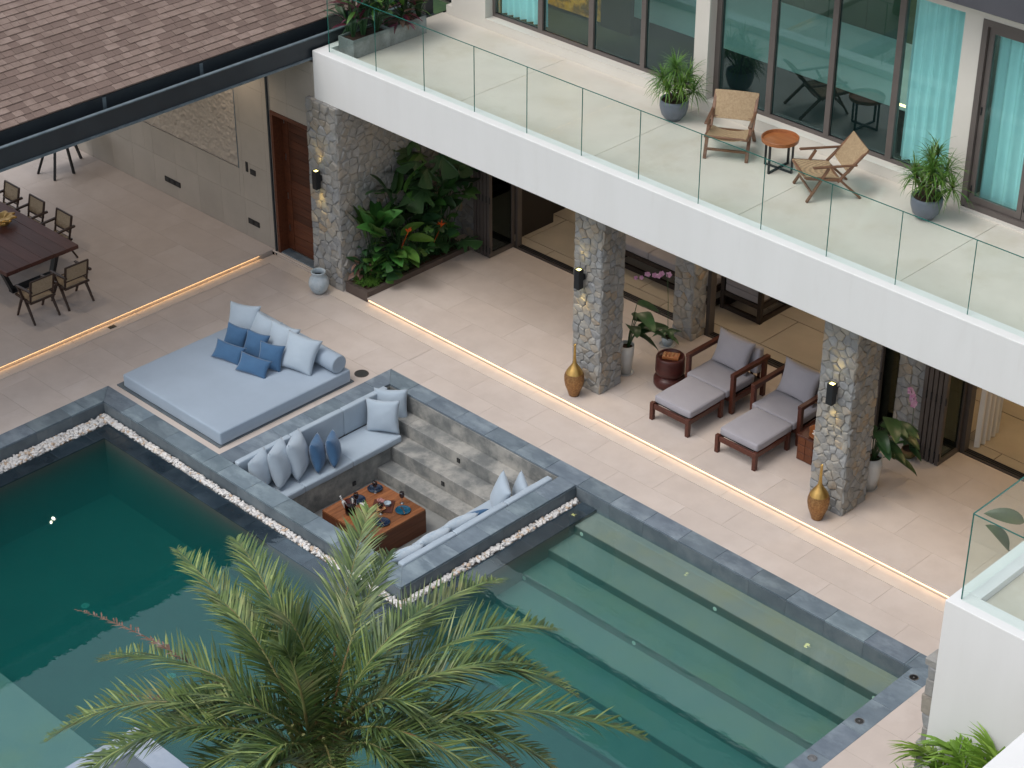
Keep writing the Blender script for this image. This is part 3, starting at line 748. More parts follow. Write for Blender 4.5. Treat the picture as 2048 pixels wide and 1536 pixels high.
# rooms upstairs
rm = B()
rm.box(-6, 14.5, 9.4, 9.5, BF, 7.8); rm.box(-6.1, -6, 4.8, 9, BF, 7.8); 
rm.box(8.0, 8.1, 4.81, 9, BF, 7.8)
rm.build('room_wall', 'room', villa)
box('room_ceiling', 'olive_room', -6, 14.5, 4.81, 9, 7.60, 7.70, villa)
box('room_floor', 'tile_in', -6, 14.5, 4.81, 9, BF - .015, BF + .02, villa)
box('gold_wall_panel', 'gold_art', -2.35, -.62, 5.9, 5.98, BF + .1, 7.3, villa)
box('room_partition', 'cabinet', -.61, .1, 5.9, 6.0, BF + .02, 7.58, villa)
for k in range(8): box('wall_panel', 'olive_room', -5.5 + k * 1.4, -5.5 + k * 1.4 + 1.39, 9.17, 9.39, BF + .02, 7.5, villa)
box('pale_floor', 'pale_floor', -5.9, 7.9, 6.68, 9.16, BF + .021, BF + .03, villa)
box('dark_floor_sheet', 'floor_dark', -5.9, 7.9, 4.82, 6.67, BF + .021, BF + .028, villa)  # darker strip of floor next to the windows
# ground floor shell
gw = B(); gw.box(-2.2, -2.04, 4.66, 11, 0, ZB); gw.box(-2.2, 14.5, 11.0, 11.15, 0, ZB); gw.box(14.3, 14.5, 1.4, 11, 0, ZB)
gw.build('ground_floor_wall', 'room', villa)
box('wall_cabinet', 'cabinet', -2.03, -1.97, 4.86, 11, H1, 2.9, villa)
box('wall_cabinet', 'cabinet', -1.96, -1.72, 5.0, 5.9, H1, 1.6, villa)
box('ceiling', 'beige_wall', -2.6, 14.3, 1.63, 11, ZB - .03, ZB - .002, villa)
trk = B()
trk.box(-1.47, 2.75, 4.62, 4.79, H1 - .02, H1 + .012); trk.box(3.23, 7.55, 4.62, 4.79, H1 - .02, H1 + .012); trk.box(8.6, 14.2, 4.62, 4.79, H1 - .02, H1 + .012)
trk.build('door_track', 'frame_dark', villa)
for a, b_ in ((-1.47, 2.75), (3.23, 7.55), (8.6, 14.2)):
    for yy in (4.66, 4.71, 4.755): box('track_rail', 'black', a, b_, yy, yy + .012, H1 + .013, H1 + .026, villa)
box('side_jamb', 'frame_dark', -1.53, -1.47, 4.64, 4.76, H1, 3.63, villa); box('side_jamb', 'frame_dark', 3.21, 3.29, 4.63, 4.78, H1, 3.63, villa)
box('side_jamb', 'frame_dark', 8.58, 8.66, 4.64, 4.78, H1, 3.63, villa)
def fold_stack(x0, x1, y0, y1, lb):
    t = thing('folding_doors', lb, 'folding door', ((x0 + x1) / 2, (y0 + y1) / 2, H1 + .014), group='stacks of folded glass doors')
    nl = 5; pw = (x1 - x0) / nl; z0, z1 = H1 + .014, 3.62
    for i in range(nl):
        a = x0 + i * pw; b_ = a + pw * .74
        f = B(); f.box(a, b_, y0, y0 + .075, z0, z1).box(a, b_, y1 - .075, y1, z0, z1).box(a, b_, y0 + .075, y1 - .075, z0, z0 + .09).box(a, b_, y0 + .075, y1 - .075, z1 - .09, z1)
        lf = f.build('door_leaf', 'frame_dark', t)
        box('pane', 'door_glass', (a + b_) / 2 - .006, (a + b_) / 2 + .006, y0 + .078, y1 - .078, z0 + .093, z1 - .093, lf)
        hz = B()
        for zz in (z0 + .10, z0 + 1.15, z0 + 2.2, z0 + 2.3): hz.tube([(b_ + pw * .12, y0 - .006, zz), (b_ + pw * .12, y0 - .006, zz + .13)], .014, 8)
        hz.build('hinge', 'black', lf)
    return t
fold_stack(-1.95, -1.50, 3.94, 4.62, 'folded stack of dark bronze glass doors beside the tropical planter')
fold_stack(8.16, 8.62, 3.99, 4.62, 'folded stack of dark bronze glass doors beside the pink orchid, right of the second column')
fold_stack(6.95, 7.42, 3.92, 4.60, 'folded stack of dark bronze glass doors half hidden behind the second stone column')
# curtain downstairs
def curtain(name, x0, x1, y, z0, z1, mt, lb, amp=.045, wl=.16, axis='x', grp=None):
    b = B(); nx = int((x1 - x0) / .018); nz = 6
    for k in range(nz + 1):
        z = z0 + (z1 - z0) * k / nz
        for i in range(nx + 1):
            u = x0 + (x1 - x0) * i / nx
            ph = 2 * math.pi * u / wl + 1.3 * math.sin(u * 3.1) 
            v = y + amp * math.sin(ph) * (1.0 - .25 * k / nz) + .02 * noise.noise(Vector((u * 2.5, z * .6, 1)))
            b.v.append((u, v, z) if axis == 'x' else (v, u, z))
    for k in range(nz):
        for i in range(nx):
            b.f.append([k * (nx + 1) + i, k * (nx + 1) + i + 1, (k + 1) * (nx + 1) + i + 1, (k + 1) * (nx + 1) + i]); b.mi.append(0)
    return tag(b.build(name, mt, smooth=True), lb, 'curtain', grp)
curtain('curtain', -1.98, -.90, 4.78, SILL + .06, HEAD - .03, 'curtain', 'sheer curtain drawn behind the leftmost upstairs window pane, left of the gold panel', grp='sheer upstairs curtains')
curtain('curtain', 6.72, 7.95, 4.80, SILL + .05, HEAD - .03, 'curtain', 'sheer curtain drawn behind the tall window pane next to the potted plant', grp='sheer upstairs curtains')
curtain('curtain', 8.30, 10.95, 4.72, BF + .06, HEAD - .08, 'curtain', 'sheer curtain behind the glass balcony door at the upper right', amp=.06, wl=.21, grp='sheer upstairs curtains')
curtain('drape', 4.86, 5.50, 8.74, H1 + .02, 3.5, 'drape', 'white drape hanging just inside the right hand ground floor opening', amp=.04, wl=.14, axis='y')

# ------------------------------------------------------------------ balustrades
def balustrade(lb, runs, zb, ztop, grp=None, cat='glass railing'):
    t = thing('glass_balustrade', lb, cat, (runs[0][0][0], runs[0][0][1], zb), group=grp)
    for (ax, ay), (bx_, by_) in runs:
        th = .015
        if abs(ax - bx_) > abs(ay - by_):
            x0, x1 = min(ax, bx_), max(ax, bx_)
            p = box('glass_panel', 'rail_glass', x0 + .004, x1 - .004, ay - th / 2, ay + th / 2, zb + .002, ztop, t)
            e = B(); e.box(x0 + .004, x1 - .004, ay - th / 2, ay + th / 2, ztop + .0005, ztop + .008); e.box(x1 - .0035, x1 + .0035, ay - th / 2, ay + th / 2, zb + .002, ztop + .008)
            e.build('polished_edge', 'glass_edge', p)
        else:
            y0, y1 = min(ay, by_), max(ay, by_)
            p = box('glass_panel', 'rail_glass', ax - th / 2, ax + th / 2, y0 + .004, y1 - .004, zb + .002, ztop, t)
            e = B(); e.box(ax - th / 2, ax + th / 2, y0 + .004, y1 - .004, ztop + .0005, ztop + .008); e.box(ax - th / 2, ax + th / 2, y0 - .0035, y0 + .0035, zb + .002, ztop + .008)
            e.build('polished_edge', 'glass_edge', p)
    return t
G0, GD = -1.779, 1.2018
xs = [-3.0] + [G0 + GD * i for i in range(0, 14)]
YG = 1.473
runs = [((a, YG), (b_, YG)) for a, b_ in zip(xs[:-1], xs[1:]) if b_ < 14.4]
runs += [((-3.0, YG), (-3.0, 2.6)), ((-3.0, 2.6), (-3.0, 3.8))]
balustrade('long frameless glass railing along the white balcony edge', runs, ZT, 5.725)

# ------------------------------------------------------------------ pavilion with the dining terrace
pav = thing('dining_pavilion', 'open dining pavilion with a brown shingle roof and charcoal gutter', 'pavilion', (-8, 0, 0))
box('back_wall_core', 'grout', -11.3, -4.592, 1.352, 1.60, 0, 4.34, pav)
box('back_wall_core', 'grout', -3.468, -3.30, 1.352, 1.60, 0, 4.34, pav)
box('back_wall_core', 'grout', -4.590, -3.470, 1.352, 1.60, 3.035, 4.34, pav)
box('back_wall_core', 'grout', -4.59, -3.47, 1.63, 1.70, 0, 3.2, pav)
# wall tiles
y0, y1 = 1.33, 1.352
tw, thh = .72, .80
DX0, DX1, DH = -4.59, -3.47, 3.03
holes = [(DX0, DX1, 0, DH), (-8.70, -5.66, 1.50, 3.11)]
r = 0; z = H1
while z < 4.33:
    zc = min(z + thh, 4.335); x = -11.3
    while x < -3.29:
        xc = min(x + tw, -3.29)
        segs = [(x, xc, z, zc)]
        for (a, b_, c, d) in holes:
            new = []
            for (p, q, s, t_) in segs:
                if q <= a or p >= b_ or t_ <= c or s >= d: new.append((p, q, s, t_)); continue
                if p < a: new.append((p, a, s, t_))
                if q > b_: new.append((b_, q, s, t_))
                p2, q2 = max(p, a), min(q, b_)
                if s < c: new.append((p2, q2, s, c))
                if t_ > d: new.append((p2, q2, d, t_))
            segs = new
        for (p, q, s, t_) in segs:
            if q - p > .02 and t_ - s > .02: box('wall_tile', 'wall_tile', p + .002, q - .002, y0, y1, s + .002, t_ - .002, pav)
        x += tw
    z += thh
# relief panel : real bumps
rp = B(); nx, nz = 190, 100
for k in range(nz + 1):
    for i in range(nx + 1):
        x = -8.68 + 3.0 * i / nx; z = 1.52 + 1.57 * k / nz
        d = noise.fractal(Vector((x * 5.5, 3, z * 5.5)), .8, 2.0, 3) + .6 * noise.noise(Vector((x * 13, 8, z * 13)))
        d = abs(d)
        rp.v.append((x, 1.335 - .035 * min(d, 1.2) * (0 if (i in (0, nx) or k in (0, nz)) else 1), z))
for k in range(nz):
    for i in range(nx):
        a = k * (nx + 1) + i; rp.f.append([a, a + 1, a + nx + 2, a + nx + 1]); rp.mi.append(0)
tag(rp.build('relief_panel', 'relief', smooth=True), 'large rough textured sand coloured relief panel set in the dining wall', 'wall panel')
box('panel_trim', 'gutter_edge', -5.665, -5.645, 1.322, 1.34, 1.50, 3.11, pav)
# corner profile and door
box('corner_profile', 'gutter', -4.66, -4.625, 1.295, 1.328, 0.02, 4.34, pav)
dr = thing('entrance_door', 'tall reddish brown timber door between the tiled wall and the stone wall', 'door', (-4.0, 1.5, H1))
fr_ = B(); fr_.box(DX0, DX0 + .07, 1.31, 1.62, H1, DH).box(DX1 - .05, DX1, 1.31, 1.62, H1, DH).box(DX0 + .07, DX1 - .05, 1.31, 1.62, DH - .07, DH)
fr_.build('door_frame', 'door_wood', dr)
nb = 17; bh = (DH - .075 - H1 - .03) / nb
for i in range(nb):
    box('plank', 'door_wood', DX0 + .24, DX1 - .052, 1.53, 1.57, H1 + .03 + i * bh + .003, H1 + .03 + (i + 1) * bh - .003, dr)
box('side_panel', 'door_wood', DX0 + .072, DX0 + .235, 1.525, 1.565, H1 + .03, DH - .075, dr)
box('door_back', 'black', DX0 + .07, DX1 - .05, 1.575, 1.60, H1 + .03, DH - .07, dr)
for zz in (.42, 1.1, 1.9, 2.65):
    B().box(DX0 + .13, DX0 + .15, 1.512, 1.524, H1 + zz, H1 + zz + .13).build('hinge', 'steel', dr)
box('doorstep', 'slate', DX0 + .02, DX1 + .0, 1.335, 1.52, H1 - .01, H1 + .02, pav)
# sockets
def socket(x, z, n_, lb, tall=False):
    t = thing('wall_socket', lb, 'socket', (x, 1.328, z), group='black sockets and switches on the tiled wall')
    for i in range(n_):
        B().box(i * .17, i * .17 + .155, -.014, 0, -.055, .055).build('plate', 'black', t, False)
        B().box(i * .17 + .045, i * .17 + .11, -.017, -.0145, -.03, .03).build('insert', 'disc', t, False)
socket(-8.09, .46, 3, 'row of three black sockets low on the tiled dining wall')
socket(-5.46, .46, 2, 'pair of black sockets low on the wall near the timber door')
socket(-5.30, 1.55, 1, 'black light switch on the wall beside the relief panel')
t = thing('wall_switch', 'narrow upright black switch just left of the square one by the relief panel', 'switch', (-5.40, 1.328, 1.62))
B().box(-.03, .03, -.014, 0, -.11, .09).build('plate', 'black', t, False); B().box(-.012, .012, -.018, -.0145, -.03, .03).build('button', 'disc', t, False)
# roof
AL = R(22); EX, EZ = -3.62, 4.92
RY0, RY1 = -9.0, 4.3
ca, sa = math.cos(AL), math.sin(AL)
def rp_(s, y, hh=0.0): return (EX - s * ca + hh * sa, y, EZ + s * sa + hh * ca)
b = B(); L = 9.4
vs = [rp_(0, RY0, -.01), rp_(0, RY1, -.01), rp_(L, RY1, -.01), rp_(L, RY0, -.01), rp_(0, RY0, -.20), rp_(0, RY1, -.20), rp_(L, RY1, -.20), rp_(L, RY0, -.20)]
b.add(vs, [(0, 1, 2, 3), (7, 6, 5, 4), (0, 4, 5, 1), (1, 5, 6, 2), (2, 6, 7, 3), (3, 7, 4, 0)])
roof = b.build('roof', 'shingle_dark', pav)
box('ceiling', 'dining_wood', -11.4, -3.66, -9, 1.6, 4.345, 4.38, pav)
gb = B(); gb.box(-3.37, -3.335, RY0, RY1, 4.43, 4.765)      # front board
gb.build('gutter_face', 'gutter', pav)
box('gutter_lip', 'gutter_edge', -3.38, -3.315, RY0, RY1, 4.766, 4.785, pav)
box('gutter_foot', 'gutter_edge', -3.38, -3.30, RY0, RY1, 4.395, 4.43, pav)
box('gutter_bed', 'gutter', -3.60, -3.371, RY0, RY1, 4.55, 4.59, pav)
box('eaves_board', 'gutter', -3.64, -3.601, RY0, RY1, 4.36, 4.90, pav)
for yy in (-2.9, -.9):
    b = B(); b.box(-3.600, -3.595, yy, yy + .07, 4.60, 4.88); b.build('water_stain', 'gutter_edge', pav)
# shingles
EXPO = .142
shi = []
rs = random.Random(3)
s = 0.0; row = 0
while s < L - .2:
    y = RY0 + rs.uniform(0, .3)
    while y < RY1 - .1:
        wdt = rs.choice((.14, .17, .20, .25, .31)); 
        shi.append((s, y, min(wdt, RY1 - y), rs.random(), row)); y += wdt
    s += EXPO; row += 1
def onscreen(p):
    q = Vector(p) - CAM; zz = q.dot(F)
    return 1024 + 4121.2 * q.dot(R2) / zz, 768 - 4121.2 * q.dot(U2) / zz, zz
vis = []; rest = []
for t_ in shi:
    u, v, zz = onscreen(rp_(t_[0] + .07, t_[1] + t_[2] / 2, 0))
    if -15 < u < 760 and -15 < v < 400 and t_[2] > .16: vis.append((zz, t_))
    else: rest.append(t_)
vis.sort(key=lambda a: a[0])
rest += [t for _, t in vis[300:]]; vis = [t for _, t in vis[:300]]
def shingle_v(bb, s, y, wd, q):
    th = .007 + .008 * (q > .5)
    lo, hi = .004, .002
    vs = []
    for (ss, hh) in ((s - .008, lo + th + .006), (s + EXPO + .01, hi + .004)):
        vs += [rp_(ss, y + .003, hh), rp_(ss, y + wd - .003, hh)]
    vs += [rp_(s - .012, y + .003, 0.0), rp_(s - .012, y + wd - .003, 0.0)]
    bb.add(vs, [(0, 1, 3, 2), (4, 5, 1, 0), (0, 2, 4), (1, 5, 3)])
for (s, y, wd, q, rw) in vis:
    b = B(); shingle_v(b, s, y, wd, q); b.build('shingle', 'shingle' if q > .42 else 'shingle_dark', roof)
ba, bb_ = B(), B()
ba.cur = 0
for (s, y, wd, q, rw) in rest:
    ba.cur = 0 if q > .42 else 1
    shingle_v(ba, s, y, wd, q)
tag(ba.build('shingle_field', ['shingle', 'shingle_dark'], roof), kind='stuff')

# ------------------------------------------------------------------ stone work
def clip(poly, a, b, c):        # keep a*x+b*y<=c
    out = []
    for i in range(len(poly)):
        p, q = poly[i], poly[(i + 1) % len(poly)]
        dp, dq = a * p[0] + b * p[1] - c, a * q[0] + b * q[1] - c
        if dp <= 0: out.append(p)
        if dp * dq < 0:
            t_ = dp / (dp - dq); out.append((p[0] + (q[0] - p[0]) * t_, p[1] + (q[1] - p[1]) * t_))
    return out
def cells(wd, ht, size, rr):
    pts = []
    nj = max(1, int(ht / (size * .86))); 
    for j in range(nj):
        ni = max(1, round(wd / (size * rr.uniform(.9, 1.15))))
        for i in range(ni):
            pts.append(((i + .5 + (.25 if j % 2 else -.25) * (ni > 1) + rr.uniform(-.33, .33)) * wd / ni, (j + .5 + rr.uniform(-.36, .36)) * ht / nj))
    res = []
    for i, p in enumerate(pts):
        poly = [(0, 0), (wd, 0), (wd, ht), (0, ht)]
        for j, q in enumerate(pts):
            if i == j: continue
            dx, dy = q[0] - p[0], q[1] - p[1]
            if dx * dx + dy * dy > (size * 4) ** 2: continue
            poly = clip(poly, dx, dy, (dx * (p[0] + q[0]) + dy * (p[1] + q[1])) / 2)
            if len(poly) < 3: break
        if len(poly) >= 3: res.append((p, poly))
    return res
def veneer(parent, org, U, V, N, wd, ht, size, seed, depth=.022, limit=290):
    rr = random.Random(seed)
    org, U, V, N = Vector(org), Vector(U), Vector(V), Vector(N)
    extra = B(); k = 0; ex = False
    for (p, poly) in cells(wd, ht, size, rr):
        cx = sum(q[0] for q in poly) / len(poly); cy_ = sum(q[1] for q in poly) / len(poly)
        area = abs(sum(poly[i][0] * poly[(i + 1) % len(poly)][1] - poly[(i + 1) % len(poly)][0] * poly[i][1] for i in range(len(poly)))) / 2
        rad = math.sqrt(area / math.pi)
        if rad < .02: continue
        ring = []
        for i in range(len(poly)):
            a, c = poly[i], poly[(i + 1) % len(poly)]
            ring.append(a)
            if math.hypot(a[0] - c[0], a[1] - c[1]) > size * .42: ring.append(((a[0] + c[0]) / 2 + rr.uniform(-.008, .008), (a[1] + c[1]) / 2 + rr.uniform(-.008, .008)))
        gapf = 1 - .004 / rad
        d = depth * rr.uniform(.65, 1.5)
        tilt = (rr.uniform(-.12, .12), rr.uniform(-.12, .12))
        def P_(q, f, h): 
            u = cx + (q[0] - cx) * f; v = cy_ + (q[1] - cy_) * f
            # keep corners on the outline of the wall
            return org + U * u + V * v + N * h
        n_ = len(ring)
        vs = [P_(q, gapf, -.01) for q in ring] + [P_(q, gapf * .985, d * .62 + rr.uniform(-.003, .003)) for q in ring] + [P_(q, gapf * rr.uniform(.72, .80), d + (q[0] - cx) * tilt[0] + (q[1] - cy_) * tilt[1] + rr.uniform(-.004, .004)) for q in ring] + [org + U * cx + V * cy_ + N * (d + rr.uniform(-.004, .01))]
        fs = []
        for a in range(2):
            for i in range(n_): fs.append((a * n_ + i, a * n_ + (i + 1) % n_, (a + 1) * n_ + (i + 1) % n_, (a + 1) * n_ + i))
        for i in range(n_): fs.append((2 * n_ + i, 2 * n_ + (i + 1) % n_, 3 * n_))
        q = rr.random()
        mt = 'stone' if q < .5 else ('stone_cool' if q < .83 else 'stone_warm')
        if k < limit:
            b = B(); b.add(vs, fs); b.build('stone', mt, parent)
        else:
            extra.add(vs, fs); ex = True
        k += 1
    if ex: tag(extra.build('stonework', 'stone', parent), kind='stuff')
    return k
def pillar(name, lb, cat, x0, x1, y0, y1, z0, z1, size, seed, faces=('f', 'r'), limit=(150, 148), group=None, top=False):
    t = thing(name, lb, cat, ((x0 + x1) / 2, (y0 + y1) / 2, z0), group=group)
    e = .012
    box('mortar_core', 'mortar', x0 + e, x1 - e, y0 + e, y1, z0, z1, t)
    h_ = z1 - z0
    if 'f' in faces: veneer(t, (x0 + .0, y0 + e, z0), (1, 0, 0), (0, 0, 1), (0, -1, 0), x1 - x0, h_, size, seed, limit=limit[0])
    if 'r' in faces: veneer(t, (x1 - e, y0, z0), (0, 1, 0), (0, 0, 1), (1, 0, 0), y1 - y0, h_, size, seed + 1, limit=limit[1])
    if 'l' in faces: veneer(t, (x0 + e, y0, z0), (0, 1, 0), (0, 0, 1), (-1, 0, 0), y1 - y0, h_, size, seed + 2, limit=limit[1])
    if top: veneer(t, (x0, y0, z1 - .005), (1, 0, 0), (0, 1, 0), (0, 0, 1), x1 - x0, .16, size * .8, seed + 3, depth=.012)
    return t
pillar('stone_column', 'full height rubble stone column behind the first gold vase, left of the lounge chairs', 'column', 2.63, 3.255, 1.79, 2.345, H1, ZB - .03, .148, 11, group='front stone columns')
pillar('stone_column', 'full height rubble stone column behind the second gold vase, right of the lounge chairs', 'column', 7.70, 8.325, 1.79, 2.43, H1, ZB - .03, .148, 21, group='front stone columns')
pillar('stone_column', 'shaded rear stone column between the orchid pot and the black framed sofa', 'column', 2.77, 3.20, 4.25, 4.62, H1, ZB - .03, .17, 31, limit=(120, 120), group='rear stone columns')
pillar('stone_column', 'shaded rear stone column behind the tall pink orchid on the right', 'column', 7.56, 8.12, 4.17, 4.62, H1, ZB - .03, .17, 41, limit=(120, 120), group='rear stone columns')
t = pillar('stone_wall', 'long rubble stone wall behind the tropical planter, next to the timber door', 'wall', -3.46, -2.66, 1.25, 4.66, 0.0, 3.66, .172, 51, limit=(95, 203), top=True)
box('rear_return', 'mortar', -2.66, -1.97, 4.33, 4.64, H1, 3.63, t)
veneer(t, (-2.66, 4.33, H1), (1, 0, 0), (0, 0, 1), (0, -1, 0), .69, 3.5, .19, 57)
# ================================================================== right hand wing in the foreground
rw = thing('side_wing', 'plain white wing with a small glass railed roof terrace at the right edge', 'house', (15, -5, 0))
X0, Y0 = 13.69, -4.09
b = B(); b.box(X0, 20, Y0, -3.80, -.02, ZT); b.build('front_wall', 'white', rw, bevel=.006)
box('side_parapet', 'white', X0, X0 + .27, -3.798, 1.30, 3.4, ZT, rw, bevel=.004)
box('roof_terrace_floor', 'balcony_floor', X0 + .272, 19.9, -3.798, 1.30, 3.42, BF + .03, rw)
box('roof_terrace_slab', 'white', X0 + .01, 19.9, -3.797, 1.29, 3.38, 3.415, rw)
box('lower_parapet', 'white', 15.51, 20, -9.5, -4.6, 3.9, ZT, rw, bevel=.006)
balustrade('glass corner railing on the white roof terrace at the right edge', [((X0 + .12, Y0 + .13), (X0 + 1.35, Y0 + .13)), ((X0 + 1.35, Y0 + .13), (X0 + 2.6, Y0 + .13)), ((X0 + .12, Y0 + .137), (X0 + .12, -2.62)), ((X0 + .12, -2.62), (X0 + .12, -1.3)), ((X0 + .12, -1.3), (X0 + .12, 0.1))], ZT, 5.73)
pr_ = thing('stone_pier', 'narrow rough stone facing seen edge on against the white side wing', 'stone facing', (13.6, -3.6, 0))
X1 = 13.57
box('mortar_core', 'mortar', X1 + .03, X0 - .002, -4.04, -2.9, 0, 3.6, pr_)
rr_ = random.Random(5)
z = 0; 
while z < 3.6:
    h_ = min(rr_.uniform(.16, .30), 3.68 - z)
    if h_ < .05: break
    y = -4.07
    while y < -2.95:
        l_ = min(rr_.uniform(.22, .45), -2.9 - y)
        b = B(); j = rr_.uniform(-.02, .03)
        b.box(X1 - j, X0 - .003, y + .004, y + l_ - .004, z + .004, z + h_ - .004)
        b.v = [(v[0] + (rr_.uniform(-.02, .02) if v[0] < X1 + .05 else 0), v[1] + rr_.uniform(-.01, .01), v[2] + rr_.uniform(-.012, .012)) for v in b.v]
        b.build('stone', rr_.choice(('stone', 'stone_warm', 'stone', 'stone_cool')), pr_, bevel=.014)
        y += l_
    z += h_

# ================================================================== lighting fittings
def spot(loc, d, e, ang, c, parent=None, blend=.6, size=.03):
    l = bpy.data.lights.new('spot', 'SPOT'); l.energy = e; l.spot_size = R(ang); l.spot_blend = blend; l.color = c; l.shadow_soft_size = size
    o = bpy.data.objects.new('lamp_light', l); col.objects.link(o)
    o.rotation_euler = Vector(d).to_track_quat('-Z', 'Y').to_euler(); o.location = loc
    if parent: o.parent = parent
    return o
WL = (1.0, .70, .22)
def wall_lamp(x, y, z, lb):
    t = thing('wall_lamp', lb, 'wall lamp', (x, y, z), group='black square up and down wall lamps')
    b = B(); hw = .055
    b.box(-hw, hw, -.17, -.17 + .008, -.18, .18).box(-hw, hw, -.06 - .008, -.06, -.18, .18).box(-hw, -hw + .008, -.162, -.068, -.18, .18).box(hw - .008, hw, -.162, -.068, -.18, .18)
    b.build('housing', 'black', t, False)
    B().box(-.03, .03, -.06, .03, -.05, .05).build('bracket', 'black', t, False)
    B().box(-hw + .009, hw - .009, -.161, -.069, .158, .162).build('upper_lens', 'lamp_top', t, False)
    B().box(-hw + .009, hw - .009, -.161, -.069, -.162, -.158).build('lower_lens', 'lamp_top', t, False)
    spot((0, -.10, .19), (0, .13, 1), 5, 58, WL, t)
    spot((0, -.10, -.19), (0, .13, -1), 6, 58, WL, t)
wall_lamp(2.86, 1.77, 2.24, 'black up and down wall lamp on the first front stone column, nearer the door')
wall_lamp(8.03, 1.77, 2.27, 'black up and down wall lamp on the column right of the lounge chairs')
wall_lamp(-3.12, 1.24, 2.19, 'black up and down wall lamp on the stone wall beside the timber door')
# led strips under the step nosings
t = tag(box('led_strip', 'led', -2.0, 13.9, 1.287, 1.297, .052, .066), 'warm glowing strip under the long step of the covered terrace', 'light strip')
t = tag(box('led_strip', 'led', -4.795, -4.762, -9, .98, .063, .069), 'warm glowing strip under the step of the dining terrace', 'light strip')
for k, (x, y) in enumerate(((-5.4, .6), (-8.6, .0), (-6.4, -3.3), (-9.3, -5.5))):
    t = thing('downlight', 'small round ceiling downlight of the dining pavilion, %s' % ('nearest the timber door', 'nearest the relief panel', 'above the end chairs of the table', 'furthest from the door')[k], 'ceiling light', (x, y, 4.343))
    B().lathe([(.035, 0), (.05, -.006), (.055, 0)], n=16).build('trim', 'black', t, False)
    B().disc((0, 0, -.002), .034, 14, -1).build('lens', 'lamp_top', t, False)
    spot((0, 0, -.02), (0, 0, -1), 44, 140, (1.0, .82, .64), t, .9, .02)
for i, (x, y, e) in enumerate(((4.1, 3.4, 26), (8.9, 3.3, 30), (0.6, 3.3, 20), (-2.3, 3.2, 5), (11.6, 3.3, 30))):
    t = thing('downlight', ['small round ceiling downlight above the red wooden stool', 'small round ceiling downlight right of the second column', 'small round ceiling downlight above the empty terrace bay', 'small round ceiling downlight above the tropical planter', 'small round ceiling downlight at the far right of the terrace'][i], 'ceiling light', (x, y, ZB - .032))
    B().lathe([(.035, 0), (.05, -.006), (.055, 0)], n=16).build('trim', 'black', t, False)
    B().disc((0, 0, -.002), .034, 14, -1).build('lens', 'lamp_top', t, False)
    spot((0, 0, -.02), (0, 0, -1), e, 95, (1.0, .74, .45), t, .8, .03)
t = thing('pendant_lamp', 'warm amber lamp hanging in the ground floor room behind the folded doors', 'lamp', (-.9, 6.2, 2.75))
B().tube([(0, 0, -.25), (0, 0, .25)], .02, 10).build('tube', 'lamp_top', t, False)
B().tube([(0, 0, .25), (0, 0, .87)], .004, 6).build('cord', 'black', t, False)
def point(loc, e, c, s=.15):
    l = bpy.data.lights.new('unseen_room_point', 'POINT'); l.energy = e; l.color = c; l.shadow_soft_size = s
    o = bpy.data.objects.new('unseen_room_light', l); o.location = loc; col.objects.link(o)
point((10.6, 6.8, 3.1), 75, (1, .68, .32)); point((5.0, 6.6, 3.2), 45, (1, .80, .6)); point((0.3, 6.4, 3.2), 40, (1, .82, .62))
spot((-1.5, 5.0, 7.25), (0, .95, -1.1), 620, 100, (1, .70, .30), None, .6, .05); point((5.5, 7.9, 7.1), 110, (1, .97, .9)); point((1.0, 7.9, 7.1), 55, (1, .97, .9)); point((10, 7.5, 7.1), 110, (1, .97, .9));  # unseen lights added: spot brightens the gold panel, points fill the upstairs rooms
t = tag(box('cove_light', 'led', 6.0, 6.35, 5.6, 5.63, 5.10, 5.13), 'short warm strip light glowing inside the upstairs room behind the side table', 'light strip')

# ================================================================== soft furnishings
def pillow_mesh(wd, ht, th, seed=0, n=16, name='pillow'):
    vs = []; fs = []
    idx = {}
    for side in (1, -1):
        for j in range(n + 1):
            for i in range(n + 1):
                u, v = 2 * i / n - 1, 2 * j / n - 1
                u = math.copysign(abs(u) ** .85, u); v = math.copysign(abs(v) ** .85, v)
                edge = i in (0, n) or j in (0, n)
                if edge and side == -1: idx[(side, i, j)] = idx[(1, i, j)]; continue
                x = u * (1 - .11 * (1 - v * v)) * wd / 2
                z = v * (1 - .11 * (1 - u * u)) * ht / 2
                prof = max(0, (1 - u ** 2) * (1 - v ** 2)) ** .42
                wr = noise.noise(Vector((u * 4 + seed, v * 4, seed))) * .07 + .16 * noise.noise(Vector((u * 9, v * 2.2 + seed, 3))) * (abs(u) ** 3) + .16 * noise.noise(Vector((u * 2.2, v * 9 + seed, 7))) * (abs(v) ** 3)
                y = -side * th / 2 * prof * (1 + wr) 
                sag = -.03 * ht * (1 - v) * prof * .3
                idx[(side, i, j)] = len(vs); vs.append((x, y, z + ht / 2 + sag))
    for side in (1, -1):
        for j in range(n):
            for i in range(n):
                q = [idx[(side, i, j)], idx[(side, i + 1, j)], idx[(side, i + 1, j + 1)], idx[(side, i, j + 1)]]
                fs.append(q if side == 1 else q[::-1])
    b = B(); b.add(vs, fs); return b
